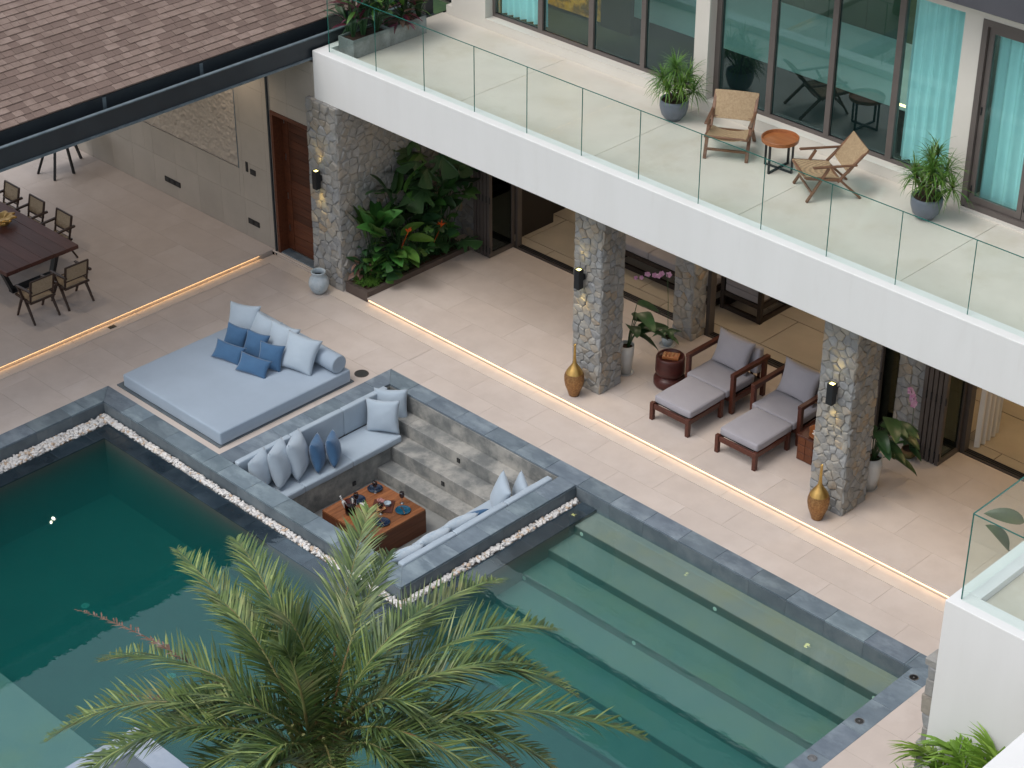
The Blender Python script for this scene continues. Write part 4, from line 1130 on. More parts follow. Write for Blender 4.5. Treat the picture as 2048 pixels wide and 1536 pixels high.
def pillow(wd, ht, th, loc, az, tilt, mt, lb, group, roll=0.0, name='throw_pillow', seed=None, parent=None):
    """az: direction the face looks to (degrees, 0=+x, -90=-y); tilt: lean back in degrees"""
    s = seed if seed is not None else rnd.random() * 20
    b = pillow_mesh(wd, ht, th, s)
    o = b.build(name, mt, None, smooth=True)
    rotm = Matrix.Rotation(R(az + 90), 4, 'Z') @ Matrix.Rotation(R(-tilt), 4, 'X') @ Matrix.Translation((0, 0, ht / 2)) @ Matrix.Rotation(R(roll), 4, 'Y') @ Matrix.Translation((0, 0, -ht / 2))
    o.matrix_world = Matrix.Translation(loc) @ rotm
    if parent is not None: o.parent = parent
    else: tag(o, lb, 'pillow', group)
    return o
def cushion(name, mt, x0, x1, y0, y1, z0, z1, parent=None, r=.03, world=True):
    b = B(); soft_box(b, x0, x1, y0, y1, z0, z1, r, .010 if (z1 - z0) < .2 else .006, rnd.random() * 9)
    bmw = b.build(name, mt, parent, world, smooth=True)
    bm = bmesh.new(); bm.from_mesh(bmw.data); bmesh.ops.remove_doubles(bm, verts=bm.verts, dist=.0004); bm.to_mesh(bmw.data); bm.free()
    return bmw
# ---- daybed
db = thing('daybed', 'large square blue grey daybed mattress on a low dark base beside the pool', 'daybed', (-1.5, -2.2, 0))
box('base', 'slate_wall', -2.93, -.13, -3.68, -.74, .003, .022, db)
cushion('mattress', 'fab_bed', -2.80, -.145, -3.63, -.80, .024, .265, db, .028)
bs = B(); n_ = 28
pts = [(-2.62, -1.00, .43), (-2.60, -1.00, .43), (-.21, -1.00, .43), (-.19, -1.00, .43)]
bs.tube(pts, [.145, .165, .165, .145], n_)
tag(bs.build('bolster', 'fab_bed', smooth=False), 'long round bolster lying along the back of the daybed', 'bolster')
bpy.data.objects['bolster'].data.polygons.foreach_set('use_smooth', [len(p.vertices) == 4 for p in bpy.data.objects['bolster'].data.polygons])
g1 = 'pale pillows on the daybed'; g2 = 'blue pillows on the daybed'
zb_ = .27
pillow(.64, .62, .22, (-2.33, -1.45, zb_), -72, 28, 'fab_light', 'pale pillow at the far left end of the daybed bolster', g1, roll=-4)
pillow(.60, .56, .20, (-1.86, -1.40, zb_), -78, 34, 'fab_light', 'pale pillow second from the left against the daybed bolster', g1, roll=6)
pillow(.60, .58, .20, (-1.36, -1.40, zb_), -74, 32, 'fab_light', 'pale pillow third from the left against the daybed bolster', g1, roll=3)
pillow(.68, .66, .24, (-.74, -1.52, zb_), -70, 34, 'fab_light', 'pale pillow nearest the open end of the bolster', g1, roll=5)
pillow(.44, .44, .17, (-2.08, -1.78, zb_), -66, 26, 'fab_blue', 'small blue square pillow leaning on the leftmost pale pillow', g2, roll=8)
pillow(.46, .46, .17, (-1.63, -1.72, zb_), -68, 30, 'fab_blue', 'small blue square pillow in the middle of the daybed row', g2, roll=5)
pillow(.46, .48, .17, (-1.10, -1.80, zb_), -58, 26, 'fab_blue', 'small blue square pillow leaning on the large right hand pale pillow', g2, roll=6)
pillow(.62, .34, .15, (-1.86, -2.14, zb_), -72, 38, 'fab_blue', 'oblong blue pillow lying furthest left at the front of the daybed row', g2, roll=4)
pillow(.62, .34, .15, (-1.20, -2.12, zb_), -68, 38, 'fab_blue', 'oblong blue pillow in front, its corner overlapping the other oblong one', g2, roll=6)
# ---- pit cushions
def bench(x0, x1, lb, side):
    t = thing('pit_sofa', lb, 'sofa', ((x0 + x1) / 2, -2.3, -.59))
    ys = [-3.77, -2.98, -1.93, -.84] if side < 0 else [-3.77, -2.86, -1.80, -.84]
    for a, b_ in zip(ys[:-1], ys[1:]):
        cushion('seat_cushion', 'fab_light', x0, x1, a + .004, b_ - .004, -.588, -.465, t, .022)
    ys = [-3.77, -2.64, -1.52, -.50]
    for a, b_ in zip(ys[:-1], ys[1:]):
        if side < 0: cushion('back_cushion', 'fab_light', .366, .475, a + .004, b_ - .004, -.464, .035, t, .02)
        else: cushion('back_cushion', 'fab_light', 4.25, 4.368, a + .004, b_ - .004, -.464, .035, t, .02)
    return t
bench(.48, 1.165, 'built in pit sofa with pale blue cushions on the daybed side', -1)
bench(3.56, 4.245, 'built in pit sofa with pale blue cushions beside the pebbles and pool steps', 1)
g3 = 'pillows on the left pit sofa'; zs_ = -.465
pillow(.62, .60, .22, (.86, -1.02, zs_), -62, 16, 'fab_light', 'pale square pillow in front at the stair end of the left pit sofa', g3, roll=-4)
pillow(.60, .60, .22, (.70, -.66, zs_), -56, 12, 'fab_light', 'pale square pillow tucked behind another at the stair end of the left pit sofa', g3, roll=-3)
pillow(.62, .60, .30, (.72, -3.42, zs_), 30, 16, 'fab_light', 'pale pillow at the left end of the pit sofa, partly hidden by the coping', g3, roll=8)
pillow(.68, .66, .33, (.80, -3.08, zs_), 36, 14, 'fab_light', 'pale plump pillow second from the coping end of the left pit sofa', g3, roll=8)
pillow(.68, .66, .33, (.80, -2.72, zs_), 38, 12, 'fab_light', 'pale plump pillow standing next to the two blue ones', g3, roll=7)
pillow(.52, .52, .25, (.90, -2.40, zs_), 40, 12, 'fab_blue', 'blue square pillow next to the pale ones on the left pit sofa', g3, roll=8)
pillow(.50, .50, .24, (.97, -2.12, zs_), 42, 12, 'fab_blue', 'blue square pillow standing furthest from the coping on the left pit sofa', g3, roll=9)
g4 = 'pillows on the right pit sofa'
pillow(.60, .60, .22, (3.84, -1.30, zs_), 238, 20, 'fab_light', 'pale pillow standing upright at the stair end of the right pit sofa, the larger one', g4, roll=6)
pillow(.50, .50, .20, (3.98, -.93, zs_), 240, 14, 'fab_light', 'pale pillow in the far corner of the right pit sofa, tip pointing up', g4, roll=10)
pillow(.60, .58, .20, (3.78, -1.98, zs_), 170, 40, 'fab_blue', 'blue pillow showing behind the patterned ones on the right pit sofa', g4)
pillow(.64, .62, .28, (3.84, -2.30, zs_), 174, 34, 'fab_pale', 'faded pale pillow leaning on the right pit sofa next to the blue one', g4)
pillow(.64, .62, .28, (3.84, -2.90, zs_), 178, 34, 'fab_pale', 'faded pale pillow in the middle of the right pit sofa', g4)
pillow(.64, .62, .28, (3.84, -3.46, zs_), 174, 34, 'fab_pale', 'faded pale pillow at the near corner of the right pit sofa by the palm tips', g4)

# ---- pit table and what stands on it
TX0, TX1, TY0, TY1, TZ = 1.66, 2.84, -3.06, -1.87, -.65
tb = thing('pit_table', 'square solid teak block table in the middle of the sunken pit', 'table', ((TX0 + TX1) / 2, (TY0 + TY1) / 2, -1.10))
npk = 10; pw = (TX1 - TX0) / npk
for i in range(npk):
    box('plank', 'teak', TX0 + i * pw + .0015, TX0 + (i + 1) * pw - .0015, TY0 + .002, TY1 - .002, TZ - .03, TZ, tb)
box('core', 'teak_side', TX0 + .012, TX1 - .012, TY0 + .012, TY1 - .012, -1.098, TZ - .031, tb)
for k in range(3):
    z0 = -1.098 + k * .139
    for nm, r in (('side_board', (TX0, TX1, TY0, TY0 + .011)), ('side_board', (TX0, TX1, TY1 - .011, TY1)), ('side_board', (TX0, TX0 + .011, TY0 + .0115, TY1 - .0115)), ('side_board', (TX1 - .011, TX1, TY0 + .0115, TY1 - .0115))):
        box(nm, 'teak_side', *r, z0 + .001, z0 + .138, tb)
def plate(x, y, mt, lb):
    t = thing('dinner_plate', lb, 'plate', (x, y, TZ + .001), group='plates on the pit table')
    B().lathe([(0, .004), (.085, .004), (.12, .018), (.128, .022), (.126, .014), (.09, .0), (0, .0)], n=28).build('dish', mt, t, False, smooth=True)
    return t
def fork(x, y, a, z, lb, nm='fork'):
    d = (math.cos(R(a)), math.sin(R(a)))
    b = B(); b.bar((x - d[0] * .09, y - d[1] * .09, z), (x + d[0] * .05, y + d[1] * .05, z + .002), .009, .003)
    b.bar((x + d[0] * .05, y + d[1] * .05, z + .002), (x + d[0] * .10, y + d[1] * .10, z + .004), .018, .003)
    tag(b.build(nm, 'cutlery'), lb, nm)
def wine(x, y, lb):
    t = thing('wine_glass', lb, 'wine glass', (x, y, TZ + .001), group='wine glasses on the pit table')
    B().lathe([(0, .001), (.034, .001), (.035, .004), (.006, .010), (.004, .05), (.004, .10)], n=20).build('stem', 'steel', t, False, smooth=True)
    B().lathe([(.004, .10), (.03, .118), (.043, .15), (.043, .18), (.034, .225), (.032, .225), (.041, .18), (.041, .15), (.028, .12), (.003, .104)], n=24).build('bowl', 'smoke_glass', t, False, smooth=True)
dx_, dy_ = -.265, .245
plate(2.09 + dx_, -2.30 + dy_, 'plate', 'dark blue plate at the far corner of the pit table, behind a wine glass')
plate(2.12 + dx_, -2.71 + dy_, 'plate', 'dark blue plate partly hidden behind the amber ice bucket')
plate(2.87 + dx_, -2.40 + dy_, 'plate_teal', 'bright teal plate with copper cutlery on the pit table')
plate(2.88 + dx_, -2.86 + dy_, 'plate', 'dark blue plate nearest the palm fronds on the pit table')
fork(2.60, -2.15, 160, TZ + .012, 'copper fork laid across the teal plate'); fork(2.63, -2.17, 150, TZ + .020, 'copper knife laid across the teal plate', 'knife')
fork(2.61, -2.62, 160, TZ + .012, 'copper fork on the near dark blue plate'); 
wine(1.90, -2.12, 'smoked wine glass beside the far dark blue plate')
wine(1.93, -2.56, 'smoked wine glass next to the amber bucket')
wine(2.44, -2.02, 'smoked wine glass behind the teal plate')
wine(2.42, -2.47, 'smoked wine glass behind the near dark blue plate')
bk = thing('ice_bucket', 'dark amber glass ice bucket at the left of the pit table', 'bucket', (2.06, -2.80, TZ + .001))
B().lathe([(0, .0), (.075, .0), (.085, .02), (.10, .24), (.096, .24), (.08, .03), (0, .02)], n=26).build('bucket', 'amber_glass', bk, False, smooth=True)
B().lathe([(0, .022), (.072, .022), (.082, .14), (0, .14)], n=20).build('ice_water', 'black', bk, False)
bt = B(); bt.tube([(2.02, -2.84, TZ + .10), (1.98, -2.87, TZ + .22), (1.965, -2.88, TZ + .25), (1.94, -2.90, TZ + .33)], [.034, .032, .014, .014], 14)
tag(bt.build('wine_bottle', 'pot_white'), 'white necked bottle leaning out of the amber ice bucket', 'bottle')
bd_ = thing('serving_board', 'square wooden serving board in the middle of the pit table', 'board', (2.29, -2.30, TZ + .001), R(38))
B().box(-.17, .17, -.17, .17, 0, .018).build('board', 'red_wood', bd_, False, bevel=.004)
rr_ = random.Random(8)
def heap(name, lb, cat, x, y, z, r, h, mt, n, s):
    b = B()
    for i in range(n):
        a = rr_.uniform(0, 6.28); q = r * math.sqrt(rr_.random()); pebble(b, x + q * math.cos(a), y + q * math.sin(a), z + rr_.uniform(0, h), s * rr_.uniform(.7, 1.2))
    return tag(b.build(name, mt), lb, cat, kind='stuff')
heap('cold_cuts', 'pink folded cold cuts on the serving board', 'food', 2.19, -2.26, TZ + .03, .06, .03, 'dusty_pink', 26, .018)
heap('crackers', 'golden crackers fanned along the serving board edge', 'food', 2.33, -2.40, TZ + .03, .08, .02, 'snack', 34, .018)
b = B(); b.lathe([(0, .0), (.04, 0), (.06, .05), (.056, .05), (.036, .006), (0, .006)], (2.33, -2.24, TZ + .02), 20)
tag(b.build('small_bowl', 'jar'), 'small grey bowl standing on the serving board', 'bowl')
b = B(); b.lathe([(0, .0), (.045, 0), (.05, .09), (.046, .09), (.04, .006), (0, .006)], (2.16, -2.60, TZ), 18)
tag(b.build('candle_cup', 'pot_white'), 'white cup with flowers beside the amber bucket', 'cup')
heap('flower_posy', 'small white and dusty pink posy in the white cup', 'flowers', 2.16, -2.60, TZ + .10, .05, .04, 'pebble', 22, .016)

# ---- floor drain and jar
t = thing('floor_speaker', 'dark round grille flush in the deck beside the daybed corner', 'grille', (-.24, -.47, .004))
B().lathe([(0, .004), (.10, .004), (.105, .0)], n=28).build('grille', 'disc', t, False)
B().lathe([(.105, 0), (.107, .006), (.125, .006), (.127, 0)], n=28).build('rim', 'frame_dark', t, False)
t = thing('deck_hatch', 'small dark metal plate set in the pale band of the dining step', 'hatch', (-4.62, -2.55, .012))
B().box(-.05, .05, -.07, .07, 0, .004).build('plate', 'disc', t, False)
t = thing('clay_jar', 'speckled blue and white round jar by the foot of the stone wall', 'jar', (-2.97, .93, .002))
B().lathe([(0, 0), (.10, 0), (.15, .06), (.185, .15), (.19, .22), (.17, .29), (.13, .345), (.115, .37), (.125, .40), (.14, .425), (.14, .44), (.125, .445), (.115, .43), (.10, .38), (.11, .34)], n=36, wob=lambda a, z: .008 * math.sin(z * 90)).build('body', 'jar', t, False, smooth=True)
B().lathe([(.105, .35), (.16, .25), (.15, .10), (0, .05)], n=28).build('inside', 'jar_in', t, False, smooth=True)

# ---- gold vases
def vase(x, y, lb):
    t = thing('floor_vase', lb, 'vase', (x, y, H1 + .001), group='tall gold floor vases')
    B().lathe([(0, 0), (.088, 0), (.092, .02), (.115, .10), (.150, .20), (.168, .30), (.166, .38), (.150, .44)], n=60, wob=lambda a, z: .028 * math.sin(a * 22) * (1 if z > .02 else .3)).build('ribbed_body', 'gold_rib', t, False, smooth=True)
    B().lathe([(.150, .44), (.135, .475), (.10, .53), (.062, .58), (.036, .63), (.026, .70), (.022, .80), (.020, .95), (.022, .985), (.018, .985), (.014, .90)], n=28).build('neck', 'gold', t, False, smooth=True)
vase(2.95, 1.50, 'tall bottle shaped gold vase at the foot of the first stone column')
vase(8.09, 1.50, 'tall bottle shaped gold vase at the foot of the second stone column, on the right')

# ---- lounge chairs with ottomans
def lounge(dx, lb_c, lb_o, lb_p):
    rt = .055
    t = thing('lounge_chair', lb_c, 'lounge chair', (4.76 + dx, 3.3, H1), group='red wood lounge chairs')
    x0, x1 = 4.22 + dx, 5.26 + dx
    za = .86
    for x in (x0, x1 - .075):
        box('leg', 'red_wood', x, x + .075, 2.88, 2.955, H1, za - .07, t, bevel=.004)
        box('leg', 'red_wood', x, x + .075, 3.70, 3.775, H1, za - .07, t, bevel=.004)
        box('armrest', 'red_wood', x - .004, x + .079, 2.876, 3.84, za - .069, za, t, bevel=.004)
        box('side_rail', 'red_wood', x + .012, x + .062, 2.956, 3.699, .30, .40, t, bevel=.003)
    box('front_rail', 'red_wood', x0 + .076, x1 - .076, 2.90, 2.94, .31, .40, t, bevel=.003)
    box('back_rail', 'red_wood', x0 + .076, x1 - .076, 3.74, 3.78, .74, .84, t, bevel=.003); box('back_rail', 'red_wood', x0 + .076, x1 - .076, 3.72, 3.76, .31, .40, t, bevel=.003)
    for i in range(6):
        xx = x0 + .12 + i * (x1 - x0 - .29) / 5
        box('slat', 'red_wood', xx, xx + .05, 3.735, 3.755, .40, .74, t)
    box('seat_deck', 'black_wood', x0 + .077, x1 - .077, 2.942, 3.715, .385, .41, t)
    cushion('seat_cushion', 'fab_grey', x0 + .085, x1 - .085, 2.82, 3.56, .412, .55, t, .025)
    c = cushion('back_cushion', 'fab_grey', -.425, .425, -.07, .07, 0, .46, t, .03, False)
    c.location = (0, .34, .45); c.rotation_euler = (R(-8), 0, 0)
    p = pillow(.78, .62, .24, (4.74 + dx, 3.40, .555), -90, 17, 'fab_grey', lb_p, 'pillows on the lounge chairs', roll=2)
    o = thing('ottoman', lb_o, 'ottoman', (4.78 + dx, 2.28, H1), group='red wood ottomans')
    a0, a1 = 4.36 + dx, 5.20 + dx
    for x in (a0, a1 - .07):
        for y in (1.82, 2.66): box('leg', 'red_wood', x, x + .07, y, y + .07, H1, .43, o, bevel=.004)
    for y in (1.835, 2.675): box('rail', 'red_wood', a0 + .071, a1 - .071, y, y + .04, .32, .41, o, bevel=.003)
    for x in (a0 + .015, a1 - .055): box('rail', 'red_wood', x, x + .04, 1.891, 2.659, .32, .41, o, bevel=.003)
    for i in range(6): box('slat', 'black_wood', a0 + .058, a1 - .058, 1.92 + i * .125, 1.99 + i * .125, .385, .405, o)
    cushion('cushion', 'fab_grey', a0 + .035, a1 - .035, 1.90, 2.80, .412, .545, o, .025)
lounge(0, 'wooden lounge chair nearer the round stool, left of the pair', 'wooden ottoman in front of the left lounge chair, nearer the first column', 'grey pillow leaning on the left lounge chair')
lounge(1.40, 'wooden lounge chair partly behind the second stone column', 'wooden ottoman in front of the right lounge chair, nearer the step light', 'grey pillow leaning on the right lounge chair')
t = thing('drum_stool', 'dark red turned wooden drum stool left of the lounge chairs', 'stool', (3.87, 2.90, H1))
B().lathe([(0, 0), (.25, 0), (.275, .04), (.275, .14), (.25, .18), (.215, .19), (.205, .205), (.225, .23), (.25, .26), (.255, .30), (.25, .53), (.24, .56), (.225, .57), (.215, .555), (.215, .53), (0, .53)], n=44).build('body', 'stool_wood', t, False, smooth=True)
t = thing('game_box', 'flat tan wooden box with small pieces on the red drum stool', 'box', (3.88, 2.90, H1 + .531), R(30))
B().box(-.14, .14, -.09, .09, 0, .05).build('tray', 'tray_wood', t, False, bevel=.004)
b = B(); rr_ = random.Random(2)
for i in range(12): b.box(-.12 + (i % 4) * .065, -.09 + (i % 4) * .065, -.07 + (i // 4) * .05, -.045 + (i // 4) * .05, .051, .062 + rr_.random() * .012)
tag(b.build('pieces', 'snack', t, False), kind='stuff')
t = thing('cube_table', 'carved wooden cube table partly behind the second stone column', 'side table', (7.05, 2.85, H1))
box('body', 'red_wood', 6.83, 7.30, 2.60, 3.07, H1, .55, t, bevel=.004)
for i in range(3):
    for j in range(3):
        box('carved_block', 'teak_side', 6.85 + i * .148, 6.99 + i * .148, 2.585, 2.599, H1 + .02 + j * .145, H1 + .155 + j * .145, t, bevel=.003)
box('lid', 'red_wood', 6.82, 7.31, 2.58, 3.08, .551, .575, t, bevel=.004)
t = thing('snack_tray', 'small boat shaped wooden tray of white sweets on the cube table', 'tray', (7.05, 2.78, .577), R(-55))
B().lathe([(0, .0), (.12, .0), (.16, .05), (.15, .05), (.115, .01), (0, .01)], n=20, wob=lambda a, z: .35 * (math.cos(2 * a))).build('dish', 'tray_wood', t, False, smooth=True)
b = B(); 
for i in range(30): pebble(b, rr_.uniform(-.1, .1), rr_.uniform(-.05, .05), .03 + rr_.random() * .02, .014)
tag(b.build('sweets', 'pebble', t, False), kind='stuff')

# ---- interior sofas
def sofa(lb, x0, x1, y0, y1, back='y', arm=True):
    t = thing('framed_sofa', lb, 'sofa', ((x0 + x1) / 2, (y0 + y1) / 2, H1))
    for x in (x0, x1 - .08):
        for y in (y0, y1 - .08): box('leg', 'black_wood', x, x + .08, y, y + .08, H1, .95 if arm else .52, t)
    for z in (H1, .38):
        for y in (y0 + .01, y1 - .07): box('rail', 'black_wood', x0 + .081, x1 - .081, y, y + .06, z, z + .09, t)
        for x in (x0 + .01, x1 - .07): box('rail', 'black_wood', x, x + .06, y0 + .081, y1 - .081, z, z + .09, t)
    if arm:
        for x in (x0, x1 - .08): box('armrest', 'black_wood', x - .003, x + .083, y0 - .003, y1 + .003, .951, 1.0, t)
    cushion('seat_cushion', 'fab_in', x0 + .085, (x0 + x1) / 2 - .004 if x1 - x0 > 1.4 else x1 - .085, y0 + .03, y1 - .05, .471, .62, t, .02)
    if x1 - x0 > 1.4: cushion('seat_cushion', 'fab_in', (x0 + x1) / 2 + .004, x1 - .085, y0 + .03, y1 - .05, .471, .62, t, .02)
    if arm: cushion('back_cushion', 'fab_in', x0 + .085, x1 - .085, y0 + .02 if back == 'f' else y1 - .25, y0 + .16 if back == 'f' else y1 - .1, .621, 1.02, t, .03)
    return t
sofa('black framed armchair with grey cushions seen from behind, inside the right opening', 2.77, 3.70, 5.57, 6.55, back='f')
sofa('long black framed bench sofa with pale grey seat inside the left opening', .2, 1.98, 5.46, 6.45, arm=False)
sofa('black framed bench with grey seat hidden behind the rear stone column', 2.0, 2.70, 5.46, 6.45, arm=False)

# ---- balcony chairs
def cane_grid(parent, name, P00, P10, P11, P01, sag, mt, n=10, th=.014):
    P00, P10, P11, P01 = map(Vector, (P00, P10, P11, P01)); nrm = (P10 - P00).cross(P01 - P00).normalized()
    b = B()
    for side in (0, 1):
        for j in range(n + 1):
            for i in range(n + 1):
                u, v = i / n, j / n
                p = (P00 * (1 - u) + P10 * u) * (1 - v) + (P01 * (1 - u) + P11 * u) * v
                p = p - nrm * sag * 4 * u * (1 - u) * 1.0 + nrm * (th * (.5 - side))
                b.v.append(tuple(p))
    m_ = (n + 1) ** 2
    for j in range(n):
        for i in range(n):
            a = j * (n + 1) + i
            b.f.append([a, a + 1, a + n + 2, a + n + 1]); b.f.append([m_ + a, m_ + a + n + 1, m_ + a + n + 2, m_ + a + 1]); b.mi += [0, 0]
    for k in range(n):
        for (a, c) in ((k, k + 1), (n * (n + 1) + k + 1, n * (n + 1) + k)):
            b.f.append([a, m_ + a, m_ + c, c]); b.mi.append(0)
        for (a, c) in (((k + 1) * (n + 1), k * (n + 1)), (k * (n + 1) + n, (k + 1) * (n + 1) + n)):
            b.f.append([a, m_ + a, m_ + c, c]); b.mi.append(0)
    return b.build(name, mt, parent, False, smooth=False)
def cane_chair(lb, x, y, rz, grp):
    t = thing('cane_armchair', lb, 'armchair', (x, y, BF + .001), R(rz), grp)
    hw = .335; wd = 'lounge_wood'
    for s in (-1, 1):
        X = s * hw
        b = B(); b.bar((X, -.42, .0), (X, -.10, .545), .034, .055, up=(1, 0, 0)); b.build('leg', wd, t, False, bevel=.006)
        b = B(); b.bar((X, .44, .0), (X, .08, .34), .034, .06, up=(1, 0, 0)); b.build('leg', wd, t, False, bevel=.006)
        b = B(); b.bar((X, .05, .30), (X, .50, .80), .034, .05, up=(1, 0, 0)); b.build('back_post', wd, t, False, bevel=.006)
        b = B(); b.bar((X, -.46, .405), (X, .12, .325), .034, .045); b.build('seat_rail', wd, t, False, bevel=.005)
        b = B(); b.bar((s * (hw + .012), -.36, .575), (s * (hw + .012), .34, .565), .062, .028, w2=.04); b.build('armrest', wd, t, False, bevel=.008)
    b = B(); b.bar((-hw, -.46, .405), (hw, -.46, .405), .035); b.build('front_rail', wd, t, False, bevel=.006)
    b = B(); b.bar((-hw, .49, .79), (hw, .49, .79), .03); b.bar((-hw, .22, .47), (hw, .22, .47), .028); b.build('back_rail', wd, t, False, bevel=.005)
    b = B(); b.bar((-hw, .10, .31), (hw, .10, .31), .03); b.build('rear_rail', wd, t, False)
    b = B(); b.bar((-hw, -.34, .14), (hw, -.34, .14), .022, .045); b.build('stretcher', wd, t, False, bevel=.004)
    cane_grid(t, 'seat', (-hw + .02, -.475, .425), (hw - .02, -.475, .425), (hw - .02, .12, .345), (-hw + .02, .12, .345), .055, 'cane')
    cane_grid(t, 'backrest', (-hw - .015, .205, .44), (hw + .015, .205, .44), (hw + .015, .49, .81), (-hw - .015, .49, .81), -.03, 'cane')
cane_chair('cane armchair facing the pool, left of the round side table', 4.385, 3.50, 30, 'wood and cane armchairs on the balcony')
cane_chair('cane armchair turned sideways, right of the round side table', 6.385, 3.40, -35.3, 'wood and cane armchairs on the balcony')
t = thing('round_side_table', 'round orange wooden tray table on black metal legs between the cane chairs', 'side table', (5.37, 3.50, BF + .001))
B().lathe([(0, .50), (.275, .50), (.285, .545), (.292, .55), (.298, .545), (.292, .485), (0, .485)], n=48).build('tray', 'tray_wood', t, False, smooth=False)
b = B()
for a in (45, 135):
    c, s_ = math.cos(R(a - 43)), math.sin(R(a - 43)); r = .255
    b.bar((-c * r, -s_ * r, .0125), (c * r, s_ * r, .0125), .035, .025)
    for q in (-1, 1): b.bar((q * c * r, q * s_ * r, 0), (q * c * r, q * s_ * r, .485), .035, .022, up=(c, s_, 0))
b.build('metal_base', 'black', t, False)

# ---- dining set
tt = thing('dining_table', 'long dark mahogany plank table on black steel legs', 'table', (-7.9, -2.72, H1))
for i in range(6):
    a = -3.50 + i * .261
    box('plank', 'table_wood', -9.6, -6.38 + rnd.uniform(-.004, .004), a + .002, a + .259, .72, .80, tt, bevel=.004)
for x in (-6.85, -9.1):
    b = B()
    b.bar((x, -3.15, .14), (x, -3.35, .70), .07, .12, up=(1, 0, 0)); b.bar((x, -2.28, .14), (x, -2.08, .70), .07, .12, up=(1, 0, 0))
    b.bar((x, -3.19, .14), (x, -2.24, .14), .12, .08); b.bar((x, -3.4, .68), (x, -2.0, .68), .12, .07)
    b.build('steel_leg', 'black', tt)
t = thing('gold_centrepiece', 'lobed gold flower shaped bowl at the left edge on the dining table', 'bowl', (-8.10, -2.42, .801))
B().lathe([(0, 0), (.12, 0), (.05, .03), (.06, .08), (.18, .13), (.24, .12), (.235, .135), (.17, .145), (.05, .10), (0, .10)], n=50, wob=lambda a, z: .16 * math.cos(8 * a) if z > .07 else 0).build('bowl', 'gold', t, False, smooth=True)
def dining_chair(lb, x, y, rz):
    t = thing('dining_chair', lb, 'dining chair', (x, y, H1 + .001), R(rz), 'cane backed dining chairs')
    hw = .265; wd = 'dining_wood'
    for s in (-1, 1):
        X = s * hw
        b = B(); b.bar((X, -.27, 0), (X + s * -.01, -.06, .44), .03, .036, up=(1, 0, 0), h2=.06); b.build('leg', wd, t, False, bevel=.004)
        b = B(); b.bar((X, .28, 0), (X + s * -.01, .04, .44), .03, .036, up=(1, 0, 0), h2=.06); b.build('leg', wd, t, False, bevel=.004)
        b = B(); b.bar((X, 0.0, .42), (X, -.14, .645), .03, .05, up=(1, 0, 0)); b.build('arm_support', wd, t, False, bevel=.004)
        b = B(); b.bar((X, -.20, .645), (X, .30, .665), .05, .03, h2=.045); b.build('armrest', wd, t, False, bevel=.006)
        b = B(); b.bar((X * .88, .17, .42), (X * .88, .27, .86), .03, .035, up=(1, 0, 0)); b.build('back_post', wd, t, False, bevel=.004)
    b = B()
    for p, q in (((-hw, -.25, .43), (hw, -.25, .43)), ((-hw, .20, .41), (hw, .20, .41)), ((-hw + .02, -.25, .43), (-hw + .02, .20, .41)), ((hw - .02, -.25, .43), (hw - .02, .20, .41))): b.bar(p, q, .04, .035)
    b.build('seat_frame', wd, t, False)
    cane_grid(t, 'cane_seat', (-hw + .035, -.235, .452), (hw - .035, -.235, .452), (hw - .035, .19, .432), (-hw + .035, .19, .432), .006, 'cane_d', 6)
    b = B()
    for p, q in (((-hw * .95, .275, .865), (hw * .95, .275, .865)), ((-hw * .95, .20, .55), (hw * .95, .20, .55)), ((-hw * .92, .275, .865), (-hw * .92, .20, .55)), ((hw * .92, .275, .865), (hw * .92, .20, .55))): b.bar(p, q, .032, .03)
    b.build('back_frame', wd, t, False, bevel=.005)
    cane_grid(t, 'cane_back', (-hw + .035, .205, .565), (hw - .035, .205, .565), (hw - .035, .272, .85), (-hw + .035, .272, .85), .004, 'cane_d', 6)
dining_chair('dining chair at the table head on the pool side, left of the two there', -5.78, -3.31, -90)
dining_chair('dining chair at the table head on the pool side, the one nearer the wall', -5.78, -2.57, -90)
dining_chair('dining chair on the far long side, nearest the table corner', -7.38, -1.80, 0)
dining_chair('dining chair on the far long side, second from the table corner', -8.24, -1.82, 0)
dining_chair('dining chair on the far long side, cut by the left edge of the frame', -9.08, -1.82, 0)
t = thing('tripod_table', 'small table on thin splayed black legs at the back of the dining terrace', 'table', (-10.5, .55, H1))
B().box(-.45, .45, -.6, .6, .74, .78).build('tabletop', 'black', t, False)
for q in ((-.22, -.5), (.30, .02), (-.2, .55), (.30, -.45)):
    b = B(); b.bar((q[0], q[1], 0), (q[0] * .4, q[1] * .5, .74), .045, .045); b.build('leg', 'black', t, False)
